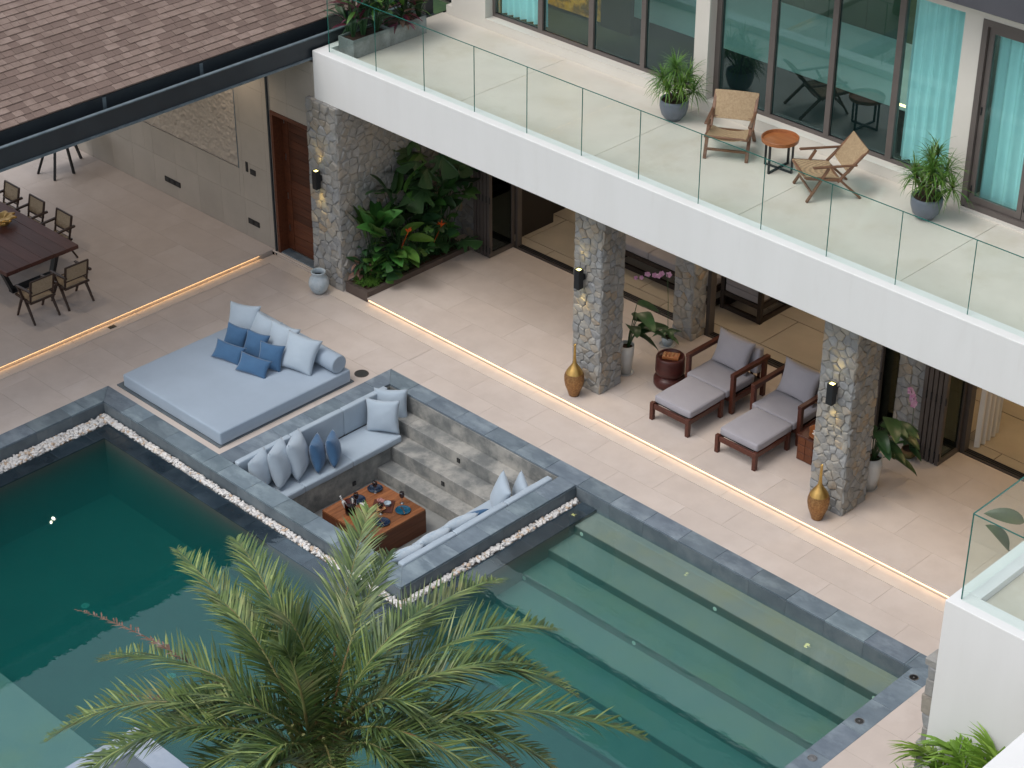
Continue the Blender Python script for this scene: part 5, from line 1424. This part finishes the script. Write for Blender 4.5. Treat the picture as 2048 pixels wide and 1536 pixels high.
# ================================================================== plants
def leaf_mesh(name, L, Wd, fold=.25, droop=.5, prof=None, n=9, mt='leaf', rise=0.0, wave=0.0, jag=None):
    """leaf blade along +x, stalk end at origin, upper face up"""
    b = B(); pts = []
    for i in range(n + 1):
        t = i / n
        ang = rise - droop * t
        if i == 0: p = Vector((0, 0, 0))
        else: p = pts[-1] + Vector((math.cos(ang), 0, math.sin(ang))) * (L / n)
        pts.append(p)
    pr2 = prof or (lambda t: math.sin(math.pi * min(1, t ** .8)) ** .75)
    for i, p in enumerate(pts):
        t = i / n; wv = pr2(t) * Wd / 2 if 0 < i < n else .002
        if jag and 0 < i < n and i % 2 == 0: wv *= jag
        q = wave * math.sin(t * 9)
        b.v += [(p.x, -wv, p.z + wv * fold + q), (p.x, -wv * .5, p.z + wv * fold * .62), tuple(p), (p.x, wv * .5, p.z + wv * fold * .62), (p.x, wv, p.z + wv * fold - q)]
    for i in range(n):
        for j in range(4):
            a = i * 5 + j; b.f.append([a, a + 1, a + 6, a + 5]); b.mi.append(0)
    me = bpy.data.meshes.new(name); me.from_pydata(b.v, [], b.f); me.materials.append(M[mt])
    me.polygons.foreach_set('use_smooth', [True] * len(me.polygons)); me.update()
    return me
def monstera_mesh(name, S, mt):
    b = B(); out = []
    N = 34
    for i in range(N + 1):
        a = -math.pi + 2 * math.pi * i / N
        r = S * (.52 + .48 * math.cos(a / 2) ** 2) * (1 - .25 * (abs(a) > 2.7))
        if 2 < i < N - 2 and i % 4 in (0, 1) and abs(a) < 2.5 and abs(a) > .25: r *= .55
        out.append((r * math.cos(a) + S * .30, r * math.sin(a) * .92, -.22 * r * r / S))
    b.v.append((S * .12, 0, 0.02)); b.v += out
    b.f = [[0, i, i + 1] for i in range(1, N + 1)]
    me = bpy.data.meshes.new(name); me.from_pydata(b.v, [], b.f); me.materials.append(M[mt]); me.update()
    return me
def put(me, parent, loc, az, el, roll=0, s=1.0, name='leaf'):
    """az/el in degrees: direction in which the blade points"""
    o = bpy.data.objects.new(name, me); col.objects.link(o); o.parent = parent
    mw = Matrix.Rotation(R(az), 4, 'Z') @ Matrix.Rotation(R(-el), 4, 'Y') @ Matrix.Rotation(R(roll), 4, 'X')
    o.matrix_local = Matrix.Translation(loc) @ mw @ Matrix.Scale(s, 4)
    return o
paddle = leaf_mesh('paddle_leaf', .55, .25, .28, .55, mt='leaf')
paddle_d = leaf_mesh('dark_paddle_leaf', .55, .24, .28, .6, mt='leaf_d')
paddle_y = leaf_mesh('bright_paddle_leaf', .42, .17, .3, .6, mt='leaf_y')
big = leaf_mesh('large_leaf', .62, .34, .22, .7, lambda t: (1 - t) ** .45 * min(1, t * 6) ** .6, mt='leaf_d', wave=.01)
lance = leaf_mesh('lance_leaf', .34, .075, .3, .8, mt='leaf_y')
lance_d = leaf_mesh('dark_lance_leaf', .34, .08, .3, .8, mt='leaf_d')
lance_r = leaf_mesh('burgundy_lance_leaf', .36, .06, .3, .7, mt='red_leaf')
lance_t = leaf_mesh('dusty_lance_leaf', .22, .085, .3, .8, mt='tan_leaf')
mon = monstera_mesh('monstera_leaf', .30, 'leaf_d'); mon_g = monstera_mesh('green_monstera_leaf', .24, 'leaf')
for mm in (mon, mon_g): pass
pr3 = random.Random(17)
def plant(name, lb, cat, x, y, z, n, meshes, spread, hmin, hmax, el=(10, 75), s=(.8, 1.15), group=None, stem_mt='leaf_d', azc=None, azw=180, stem=True, rollr=25):
    t = thing(name, lb, cat, (x, y, z), group=group)
    sb = B()
    for i in range(n):
        az = pr3.uniform(-180, 180) if azc is None else azc + pr3.uniform(-azw, azw)
        h_ = pr3.uniform(hmin, hmax); r = spread * pr3.uniform(.2, 1)
        p = Vector((r * math.cos(R(az)), r * math.sin(R(az)), h_))
        e = pr3.uniform(*el)
        put(pr3.choice(meshes), t, p, az + pr3.uniform(-25, 25), e, pr3.uniform(-rollr, rollr), pr3.uniform(*s))
        if stem: sb.tube([(p.x * .12, p.y * .12, 0), (p.x * .55, p.y * .55, h_ * .62), p], [.012, .009, .006], 5, False)
    if stem: sb.build('stems', stem_mt, t, False)
    return t
pk = thing('planter_bed', 'low brown stone kerb round the tropical planter at the foot of the stone wall', 'planter', (-2.35, 2.5, 0))
KZ = .205
x = 1.30
for (a0, a1) in ((1.30, 2.35), (2.352, 3.2), (3.202, 3.84)):
    box('kerb', 'planter_edge', -2.12, -2.04, a0 if a0 > 1.31 else 1.382, a1, 0.007, KZ, pk, bevel=.003)
box('kerb', 'planter_edge', -2.64, -2.04, 1.292, 1.38, 0.007, KZ, pk, bevel=.003)
box('kerb', 'planter_edge', -2.64, -2.04, 3.842, 3.90, 0.103, KZ, pk, bevel=.003)
tag(box('bed_soil', 'soil', -2.66, -2.12, 1.38, 3.84, H1, KZ - .03, None), kind='stuff')
PZ = KZ - .03
L_ = [paddle]
plant('canna_plant', 'tall clump of upright paddle leaves left of the planter, by the stone corner', 'plant', -2.40, 1.80, PZ, 15, [paddle], .22, .80, 1.25, (50, 86), (1.1, 1.45), rollr=50)
plant('canna_plant', 'dark broad leaved plant in the middle of the planter with upright round leaves', 'plant', -2.42, 2.45, PZ, 14, [paddle_d, paddle_d, paddle], .30, .85, 1.55, (15, 80), (1.2, 1.6), rollr=50)
plant('canna_plant', 'bright lower paddle leaves reaching out over the middle of the planter', 'plant', -2.28, 2.2, PZ, 14, [paddle_y, paddle], .28, .35, .95, (0, 50), (1.0, 1.3), azc=-30, azw=80, rollr=35)
plant('monstera_plant', 'large split leaf monstera at the top back of the planter', 'plant', -2.40, 3.30, PZ, 26, [mon, mon, mon_g], .55, 1.45, 2.35, (-30, 40), (1.0, 1.7), azc=-40, azw=110, rollr=35)
plant('monstera_plant', 'dark split leaf monstera hanging low at the right end of the planter', 'plant', -2.30, 3.5, PZ, 16, [mon, mon_g, mon], .42, .3, 1.35, (-40, 25), (.9, 1.3), azc=-50, azw=90, rollr=35)
plant('monstera_plant', 'small monstera with round glossy leaves over the kerb', 'plant', -2.30, 2.0, PZ, 12, [mon_g, mon], .25, .15, .45, (-35, 25), (.7, 1.0), azc=-50, azw=90, rollr=30)
plant('heliconia_plant', 'dark upright heliconia with the left orange flower', 'plant', -2.38, 2.85, PZ, 11, [paddle_d, paddle_d, lance_d], .30, .5, 1.15, (10, 70), (.8, 1.1), azc=-30, azw=120, rollr=45)
plant('heliconia_plant', 'dark upright heliconia with the right orange flower', 'plant', -2.32, 3.2, PZ, 11, [paddle_d, paddle, lance_d], .30, .5, 1.2, (10, 70), (.8, 1.1), azc=-30, azw=120, rollr=45)
for (x, y, z, lb) in ((-1.95, 2.27, 1.14, 'left orange flower spike among the dark planter leaves'), (-1.95, 3.10, .95, 'right orange flower spike among the dark planter leaves')):
    b = B()
    for i in range(9):
        a = pr3.uniform(0, 6.28); e = pr3.uniform(.2, 1.4)
        d = Vector((math.cos(a) * math.cos(e), math.sin(a) * math.cos(e), math.sin(e))) * pr3.uniform(.07, .12)
        b.tube([(x, y, z), (x + d.x * .6, y + d.y * .6, z + d.z * .7), (x + d.x, y + d.y, z + d.z)], [.006, .012, .002], 5)
    b.tube([(x - .3, y, z - .6), (x, y, z)], .006, 5)
    tag(b.build('orange_flower', 'orange_fl'), lb, 'flower')
plant('philodendron_plant', 'dense dark low foliage filling the middle of the planter bed', 'plant', -2.38, 2.55, PZ, 34, [paddle_d, mon_g, lance_d, mon], .42, .2, 1.0, (-20, 60), (.55, .9), azc=-60, azw=120, rollr=40)
plant('philodendron_plant', 'dense dark foliage filling the back of the planter by the folded doors', 'plant', -2.38, 3.3, PZ, 34, [paddle_d, mon_g, mon], .40, .3, 1.5, (-20, 60), (.6, .95), azc=-50, azw=120, rollr=40)
plant('croton_plant', 'dusty pink leaved low plant at the left front of the planter', 'plant', -2.50, 1.60, PZ, 26, [lance_t, lance_t, lance_d], .16, .12, .42, (-10, 60), (.7, 1.1), rollr=40)
plant('fern_plant', 'dark feathery plant at the stone corner of the planter', 'plant', -2.52, 1.72, PZ, 30, [lance_d], .2, .25, .62, (0, 75), (.7, 1.2), rollr=40)
def tuft(bb, x, y, z, n, L, wd, up=(.5, 1.3)):
    for i in range(n):
        a = pr3.uniform(0, 6.28); e = pr3.uniform(*up); l_ = L * pr3.uniform(.6, 1.1)
        p0 = Vector((x, y, z)); d = Vector((math.cos(a), math.sin(a), 0)); s_ = Vector((-d.y, d.x, 0)) * wd / 2
        p1 = p0 + d * l_ * .45 * math.cos(e) + Vector((0, 0, l_ * .55 * math.sin(e))); p2 = p0 + d * l_ * .95 * math.cos(e * .7) + Vector((0, 0, l_ * .55 * math.sin(e) - l_ * .05))
        bb.add([p0 - s_ * .6, p0 + s_ * .6, p1 + s_, p1 - s_, p2], [(0, 1, 2, 3), (3, 2, 4)])
b = B()
for i in range(24): tuft(b, pr3.uniform(-2.60, -2.17), pr3.uniform(1.42, 1.75), PZ, 12, .26, .014)
tag(b.build('bright_grass', 'leaf_y'), 'bright green strappy grass along the front kerb of the planter', 'grass', kind='stuff')
b = B()
for i in range(60): tuft(b, pr3.uniform(-2.60, -2.13), pr3.uniform(1.8, 3.8), PZ, 12, .30, .02)
tag(b.build('dark_grass', 'leaf_d'), 'dark strappy ground cover under the planter leaves', 'grass', kind='stuff')

t = plant('banana_plant', 'broad leaved green plant seen through the glass corner railing on the right', 'plant', 11.25, 2.25, H1 + .35, 11, [paddle, paddle_y, paddle_d], .28, .15, .8, (10, 75), (.9, 1.3), azc=-40, azw=120, rollr=40)
tp = thing('plant_pot', 'low round grey pot holding the broad leaved plant near the right railing', 'pot', (11.25, 2.25, H1 + .001))
B().lathe([(0, .003), (.15, .003), (.22, .20), (.23, .36), (.215, .36), (.20, .30)], n=32).build('body', 'pot', tp, False, smooth=True)
B().disc((0, 0, .31), .20, 20).build('soil', 'soil', tp, False)
# ---- potted plants on the terrace
def lathe_pot(lb, x, y, z, prof, mt, soil_r, soil_z, n=36, wob=None, cat='pot', saucer=None, group=None, name='plant_pot'):
    t = thing(name, lb, cat, (x, y, z), group=group)
    B().lathe(prof, n=n, wob=wob).build('body', mt, t, False, smooth=True)
    B().disc((0, 0, soil_z), soil_r, 20).build('soil', 'soil', t, False)
    if saucer: B().lathe([(0, .003), (saucer, .003), (saucer + .015, .02), (saucer + .02, .02), (saucer + .005, .0)], n=28).build('saucer', 'pot_white', t, False)
    return t
lathe_pot('tall slim white pot half hidden behind the first stone column', 3.08, 2.66, H1 + .001, [(0, .004), (.10, .004), (.13, .38), (.14, .56), (.128, .56), (.12, .50)], 'pot_white', .125, .50, saucer=.13)
plant('alocasia_plant', 'dark green large leaved plant in the white pot behind the first column', 'plant', 3.08, 2.68, H1 + .5, 9, [big], .30, .15, .80, (-25, 30), (.75, 1.0), azc=30, azw=90, rollr=15)
lathe_pot('tall cream pot half hidden behind the second stone column', 8.15, 2.74, H1 + .001, [(0, .004), (.12, .004), (.17, .25), (.185, .45), (.175, .60), (.16, .60), (.165, .52)], 'pot_white', .16, .53, saucer=.13)
plant('alocasia_plant', 'dark green large leaved plant in the cream pot behind the second column', 'plant', 8.16, 2.76, H1 + .52, 15, [big], .32, .10, .95, (-30, 30), (.65, .95), azc=20, azw=110, rollr=15)
def orchid(x, y, lb, potmt, h, lean, n_fl, spray):
    t = thing('orchid_plant', lb, 'orchid', (x, y, H1 + .16))
    leafm = leaf_mesh('orchid_leaf', .30, .11, .3, .9, mt='leaf_d')
    for i in range(7): put(leafm, t, (0, 0, .02 + .02 * i), i * 55 + pr3.uniform(-15, 15), pr3.uniform(5, 45), 0, pr3.uniform(.8, 1.2))
    b = B(); pts = [Vector((0, 0, 0)), Vector((lean[0] * .3, lean[1] * .3, h * .6)), Vector((lean[0] * .75, lean[1] * .75, h)), Vector((lean[0] * 1.2, lean[1] * 1.2, h + spray[2] * .2)), Vector((lean[0] + spray[0], lean[1] + spray[1], h + spray[2]))]
    b.tube(pts, .005, 6); b.build('stem', 'leaf_d', t, False)
    for i in range(n_fl):
        f = i / max(1, n_fl - 1); p = pts[2].lerp(pts[4], f) + Vector((pr3.uniform(-.03, .03), pr3.uniform(-.03, .03), pr3.uniform(-.03, .03) + .04 * math.sin(f * 3.1)))
        fb = B(); r = .062 * (1 - .3 * f)
        nr = Vector((.6, -.7, .25)).normalized(); u = nr.orthogonal().normalized(); v = nr.cross(u)
        for k in range(5):
            a = 2 * math.pi * k / 5
            d = u * math.cos(a) + v * math.sin(a); e = u * -math.sin(a) + v * math.cos(a)
            fb.add([p, p + d * r * .6 + e * r * .42 + nr * .006, p + d * r, p + d * r * .6 - e * r * .42 + nr * .006], [(0, 1, 2, 3)])
        fb.build('flower', 'pink_flower', t, False)
lathe_pot('small white blue patterned orchid pot on a saucer by the rear stone column', 2.98, 3.88, H1 + .001, [(0, .004), (.08, .004), (.105, .10), (.11, .17), (.10, .17), (.10, .15)], 'jar', .10, .15, saucer=.13)
orchid(2.98, 3.88, 'pink orchid on a tall thin arching stem left of the lounge chairs', 'jar', 1.25, (-.05, -.06), 8, (-.42, -.30, -.12))
lathe_pot('round mossy clay orchid pot on a white saucer right of the second column', 8.10, 3.90, H1 + .001, [(0, .004), (.07, .004), (.125, .07), (.135, .12), (.12, .17), (.11, .17), (.115, .14)], 'pot_clay', .11, .15, saucer=.12)
orchid(8.10, 3.90, 'full pink orchid with upright flowers right of the second stone column', 'pot_clay', .85, (.0, -.02), 13, (-.03, -.10, .32))

# ---- spiky plants in balcony pots
def blade_rosette(bb, c, n, L, wd, up=(-.5, 1.45), rr=pr3):
    for i in range(n):
        a = rr.uniform(0, 6.28); e = rr.uniform(*up); l_ = L * rr.uniform(.6, 1.12)
        h = Vector((math.cos(a), math.sin(a), 0)); s_ = Vector((-h.y, h.x, 0)) * wd / 2
        prev = Vector(c); ee = e; w_l = [.5, 1, .9, .55, .02]; seg = 4
        ring = [prev - s_ * .5, prev + s_ * .5]
        vs = list(ring)
        for k in range(1, seg + 1):
            prev = prev + (h * math.cos(ee) + Vector((0, 0, math.sin(ee)))) * (l_ / seg)
            vs += [prev - s_ * w_l[k], prev + s_ * w_l[k]]
            ee -= rr.uniform(.18, .42)
        bb.add(vs, [(2 * k, 2 * k + 1, 2 * k + 3, 2 * k + 2) for k in range(seg)])
def spiky(x, y, lbp, lbt, heads, ph):
    lathe_pot(lbp, x, y, BF + .001, [(0, .003), (.12, .003), (.20, .10), (.235, .22), (.24, .32), (.232, .36), (.215, .36), (.22, .30)], 'pot', .215, .32, n=48, wob=lambda a, z: .018 * abs(math.cos(a * 6)), group='ribbed slate blue pots on the balcony')
    t = thing('spiky_plant', lbt, 'plant', (x, y, BF + .32), group='bushy spiky plants in balcony pots')
    st_ = B()
    for (hx, hy, hz) in heads:
        st_.tube([(hx * .2, hy * .2, 0), (hx * .6, hy * .6, hz * .6), (hx, hy, hz)], [.018, .015, .013], 6)
        r_ = B(); blade_rosette(r_, (hx, hy, hz), 62, .42, .017); r_.build('rosette', 'drac', t, False)
    st_.build('stems', 'bark', t, False)
hd = [(0, 0, .55), (-.20, -.10, .38), (.20, -.05, .36), (.02, -.20, .28), (-.12, .16, .50), (.16, .16, .45), (-.28, .04, .22), (.30, .12, .22), (.05, .05, .15)]
spiky(2.96, 3.78, 'slate blue ribbed pot near the white wall pier, left on the balcony', 'bushy spiky plant in the left balcony pot, left of the cane chairs', hd, 0)
spiky(7.99, 3.72, 'slate blue ribbed pot by the balcony door, on the right', 'bushy spiky plant in the right balcony pot, near the glass door', [(a * 1.05 + .02, b_ * 1.05, c * 1.02) for a, b_, c in hd] + [(.1, -.1, .5), (-.05, .25, .62)], 1)

# ---- troughs at the left end of the balcony
for (ya, yb, lb) in ((1.74, 2.60, 'grey concrete trough at the balcony corner, nearer the glass'), (2.605, 3.50, 'grey concrete trough further back on the left of the balcony')):
    t = thing('concrete_trough', lb, 'planter', (-2.86, (ya + yb) / 2, BF), group='concrete troughs on the balcony')
    b = B(); z0, z1 = BF + .002, BF + .34
    b.box(-3.06, -2.66, ya, ya + .03, z0, z1).box(-3.06, -2.66, yb - .03, yb, z0, z1).box(-3.06, -3.03, ya + .03, yb - .03, z0, z1).box(-2.69, -2.66, ya + .03, yb - .03, z0, z1)
    b.build('trough', 'trough', t, bevel=.003)
    box('soil', 'soil', -3.028, -2.692, ya + .032, yb - .032, z0, z1 - .04, t)
TZ_ = BF + .28
gt = 'mixed plants in the balcony troughs'
plant('cordyline_plant', 'burgundy cordyline at the near end of the balcony troughs', 'plant', -2.90, 1.95, TZ_, 16, [lance_r], .10, .25, .75, (20, 80), (.9, 1.4), group=gt)
plant('cordyline_plant', 'purple red cordyline in the middle of the balcony troughs', 'plant', -2.86, 2.70, TZ_, 18, [lance_r], .12, .35, .95, (20, 80), (1.0, 1.5), group=gt)
plant('cordyline_plant', 'red cordyline at the back end of the troughs with leaves reaching right', 'plant', -2.78, 3.42, TZ_, 34, [lance_r], .16, .2, .75, (0, 70), (.9, 1.3), group=gt)
plant('shrub', 'green feathery shrub near the glass end of the troughs', 'plant', -2.86, 2.15, TZ_, 30, [lance, lance_d, lance], .25, .5, 1.0, (-20, 60), (.9, 1.4), group=gt)
plant('shrub', 'dark leaved shrub in the centre of the troughs', 'plant', -2.84, 2.45, TZ_, 26, [lance_d, paddle_d, lance], .22, .2, .8, (-10, 60), (.7, 1.1), group=gt)
plant('shrub', 'yellow green shrub towards the back of the troughs', 'plant', -2.84, 3.15, TZ_, 46, [lance, lance, lance_t], .26, .2, 1.0, (-10, 70), (.9, 1.4), group=gt)
plant('shrub', 'dusty leaved low plant spilling over the front of the troughs', 'plant', -2.74, 2.95, TZ_, 16, [lance_t, lance_r], .15, .05, .3, (-10, 45), (.9, 1.3), azc=-20, azw=80, group=gt)
plant('shrub', 'pale silvery climber leaning out behind the glass corner', 'plant', -3.05, 2.0, TZ_, 10, [paddle_d], .25, .3, .8, (0, 60), (.5, .7), azc=200, azw=60, group=gt)

# ---- palms
def frond(parent, p0, p1, p2, mt, n=64, Lf=.36, wd=.021, rr=pr3, dead=.0, stalk='rachis', r0=.022, droopf=.35, name='frond', vee=.55, start=.14):
    p0, p1, p2 = map(Vector, (p0, p1, p2))
    p1 = p1 * 1.55 - (p0 + p2) * .275
    def Q(t): return p0 * (1 - t) ** 2 + p1 * 2 * t * (1 - t) + p2 * t * t
    b = B(); K = 14
    b.tube([Q(i / K) for i in range(K + 1)], [r0 * (1 - .88 * i / K) for i in range(K + 1)], 6)
    o = b.build(name, stalk, parent)
    lf = B()
    for i in range(n):
        t = start + (1 - start) * (i + rr.random() * .5) / n
        if t > .995: t = .995
        p = Q(t); d = (Q(min(1, t + .01)) - Q(max(0, t - .01))).normalized()
        side = d.cross(Vector((0, 0, 1)))
        if side.length < .1: side = Vector((1, 0, 0))
        side.normalize(); nrm = side.cross(d).normalized()
        ll = Lf * (math.sin(math.pi * min(1, (t - start) / (1 - start) * .80 + .17)) ** .6) * rr.uniform(.75, 1.12)
        for sg in (-1, 1):
            if rr.random() < dead: continue
            fwd = (.85 if mt != 'areca' else .45) + .9 * t + rr.uniform(-.35, .35); vv = vee + rr.uniform(-.6, .5)
            dr = (side * sg * 1.0 + d * fwd + nrm * vv).normalized()
            tip = (dr + Vector((0, 0, -droopf * rr.uniform(.4, 1.4)))).normalized()
            wv = dr.cross(nrm).normalized() * wd * rr.uniform(.7, 1.15) * .5
            a = p; m1 = p + dr * ll * .35; m2 = m1 + (dr * .6 + tip * .4).normalized() * ll * .35; e = m2 + tip * ll * .34
            lf.cur = (0, 0, 0, 1, 1, 2)[rr.randrange(6)] if mt in ('date', 'date_b') else 0
            lf.add([a - wv * .4, a + wv * .4, m1 + wv, m1 - wv, m2 + wv * .75, m2 - wv * .75, e], [(0, 1, 2, 3), (3, 2, 4, 5), (5, 4, 6)])
    if lf.v: lf.build('leaflets', [mt, 'date_b' if mt == 'date' else 'date', 'date_l'] if mt in ('date', 'date_b') else mt, o)
    return o
palm = thing('date_palm', 'large feathery date palm rising in front of the pool at the lower edge', 'palm tree', (9.75, -9.85, 0))
b = B(); b.lathe([(.34, 0), (.30, .5), (.27, 1.5), (.27, 2.6), (.30, 3.0), (.22, 3.35), (.1, 3.5)], (9.75, -9.85, 0), 20, wob=lambda a, z: .05 * math.sin(a * 7 + z * 14))
b.build('trunk', 'bark', palm, smooth=True)
CR = Vector((9.73, -9.83, 3.32))
FR = [((8.70, -9.93, 4.75), (6.57, -9.26, 4.30), 'date'), ((9.07, -9.74, 5.05), (7.47, -9.06, 4.80), 'date'), ((9.68, -9.84, 4.9), (9.16, -9.89, 5.20), 'date'),
      ((9.55, -9.28, 5.05), (8.63, -8.05, 5.30), 'date'), ((9.95, -9.55, 5.0), (9.10, -8.19, 5.0), 'date_b'), ((10.01, -8.88, 4.9), (9.69, -7.01, 4.30), 'date'),
      ((10.46, -8.73, 4.9), (10.52, -6.96, 4.0), 'date'), ((10.68, -8.64, 4.7), (11.15, -7.29, 3.6), 'date_b'), ((11.17, -8.90, 4.55), (12.12, -7.27, 3.6), 'date'),
      ((8.84, -10.55, 4.7), (6.43, -10.41, 3.2), 'date_b'), ((8.77, -10.99, 4.55), (7.16, -11.64, 3.2), 'date'), ((9.27, -11.05, 4.5), (7.68, -11.50, 3.0), 'date'),
      ((10.74, -9.68, 5.0), (10.92, -9.26, 3.9), 'date'), ((10.99, -9.45, 4.7), (11.49, -8.24, 3.0), 'date_b'), ((10.87, -10.10, 4.7), (11.23, -9.34, 3.2), 'date_b'),
      ((10.19, -10.73, 4.6), (9.42, -11.12, 3.2), 'date_b'), ((10.00, -10.26, 5.0), (9.80, -10.32, 5.3), 'date'),
      ((10.35, -9.75, 5.0), (10.01, -8.50, 4.9), 'date_b'), ((10.72, -9.33, 4.9), (10.89, -7.79, 4.2), 'date'), ((9.50, -10.55, 4.6), (7.95, -10.70, 3.7), 'date_b'),
      ((10.9, -9.9, 4.8), (12.0, -8.9, 3.6), 'date'),
      ((11.0, -10.6, 4.6), (12.2, -10.2, 3.4), 'date_b'), ((10.3, -11.1, 4.6), (10.9, -12.2, 3.4), 'date'), ((9.0, -11.2, 4.5), (8.4, -12.4, 3.4), 'date_b')]
FR += [((9.6, -10.75, 4.2), (8.75, -11.3, 3.0), 'date_b'), ((9.95, -10.6, 4.3), (9.9, -11.3, 3.0), 'date'), ((10.5, -10.3, 4.3), (11.0, -10.6, 3.0), 'date_b'),
       ((10.8, -9.75, 4.4), (11.7, -9.5, 3.1), 'date'), ((9.1, -10.45, 4.5), (8.2, -11.2, 3.4), 'date_b'), ((10.9, -9.2, 4.5), (11.75, -8.1, 3.3), 'date_b'), ((9.2, -10.1, 4.9), (7.9, -9.75, 4.6), 'date')]
for k, (a, c, mt_) in enumerate(FR):
    frond(palm, CR + Vector((pr3.uniform(-.1, .1), pr3.uniform(-.1, .1), pr3.uniform(-.1, .15))), a, c, mt_, n=118, Lf=.50 if k < 16 else .45, wd=.023, dead=.04)
# dry frond stalk standing out at the left
frond(palm, CR + Vector((-.1, -.05, -.1)), (8.5, -10.45, 4.45), (6.27, -10.52, 3.95), 'dead', n=60, Lf=.15, wd=.02, dead=.25, stalk='dead', r0=.018, droopf=.9, name='dry_frond', start=.35)
frond(palm, CR + Vector((.0, -.1, -.1)), (8.9, -10.75, 4.2), (7.5, -10.85, 3.6), 'dead', n=40, Lf=.16, wd=.02, dead=.3, stalk='dead', droopf=1.2, name='dry_frond', start=.2)
b = B(); 
for i in range(16):
    a = i * 2.4; r = .16 + .10 * (i % 3) / 2
    b.tube([(CR.x + r * math.cos(a), CR.y + r * math.sin(a), CR.z - .6), (CR.x + r * .9 * math.cos(a), CR.y + r * .9 * math.sin(a), CR.z + .15), (CR.x + (r + .16) * math.cos(a), CR.y + (r + .16) * math.sin(a), CR.z + .75)], [.06, .045, .02], 6)
b.build('frond_bases', 'rachis', palm)
# second date palm beyond the left edge; its fronds are mirrored in the water at the lower left
palm2 = thing('date_palm', 'second date palm left of the view, mirrored in the lower left water', 'palm tree', (-3.5, -10.9, 0))
b = B(); b.lathe([(.3, 0), (.27, 1.0), (.25, 2.3), (.1, 3.1)], (-3.5, -10.9, 0), 16); b.build('trunk', 'bark', palm2)
for k in range(18):
    a = k * 2 * math.pi / 18 + .65; l_ = pr3.uniform(3.2, 3.9)
    c0 = Vector((-3.5, -10.9, 3.0))
    frond(palm2, c0, c0 + Vector((math.cos(a) * l_ * .5, math.sin(a) * l_ * .5, 1.0)), c0 + Vector((math.cos(a) * l_, math.sin(a) * l_, pr3.uniform(-.6, .2))), 'date_b', n=60, Lf=.4)
# areca palm in front of the side wing
AX, AZ = 1.45, .50
ar = thing('areca_palm', 'bright green arching palm in front of the white side wing at the lower right', 'palm', (14.8, -4.5, 0))
ar0 = Vector((13.35 + AX, -4.5, 0))
rr4 = random.Random(4)
T = [((12.5, -4.2, 2.0), (11.9, -4.15, 1.75)), ((12.9, -4.3, 2.25), (12.35, -4.2, 2.1)), ((13.2, -4.2, 2.35), (13.15, -4.1, 2.35)), ((12.8, -4.9, 2.1), (12.0, -5.1, 1.6)), ((12.7, -4.1, 2.0), (12.35, -3.95, 1.5)), ((13.0, -4.1, 2.2), (13.0, -3.55 - .3, 2.05)), ((13.1, -4.4, 2.2), (12.6, -4.5, 1.7)), ((13.4, -4.3, 2.3), (13.35, -4.12, 2.2)), ((13.7, -4.3, 2.3), (13.75, -4.2, 2.15)), ((13.0, -4.8, 2.2), (12.3, -5.0, 1.7)), ((13.6, -4.7, 2.4), (13.9, -4.5, 2.2)), ((13.4, -5.0, 2.3), (13.2, -5.6, 1.8)), ((12.9, -4.4, 1.9), (12.25, -4.3, 1.2)), ((14.0, -4.6, 2.1), (14.3, -4.6, 1.9))]
for a, c in T:
    a = (a[0] * .9 + 1.33 + AX, min(a[1], -4.16), a[2] + AZ); c = (c[0] * .82 + 2.4 + AX, min(c[1], -4.14), c[2] + AZ)
    frond(ar, ar0 + Vector((rr4.uniform(-.1, .1), rr4.uniform(-.1, .1), .3)), a, c, 'areca', n=44, Lf=.50, wd=.036, droopf=.75, vee=.35, start=.38, r0=.014, stalk='leaf_y', rr=rr4)
b = B()
for i in range(7): b.tube([(14.8 + rr4.uniform(-.15, .15), -4.5 + rr4.uniform(-.15, .15), 0), (14.8 + rr4.uniform(-.12, .12), -4.5 + rr4.uniform(-.12, .12), .9)], .03, 8)
b.build('canes', 'leaf_y', ar)
tag(box('planting_soil', 'soil', 14.25, 15.5, -5.6, -4.1, .004, .03, None), kind='structure')
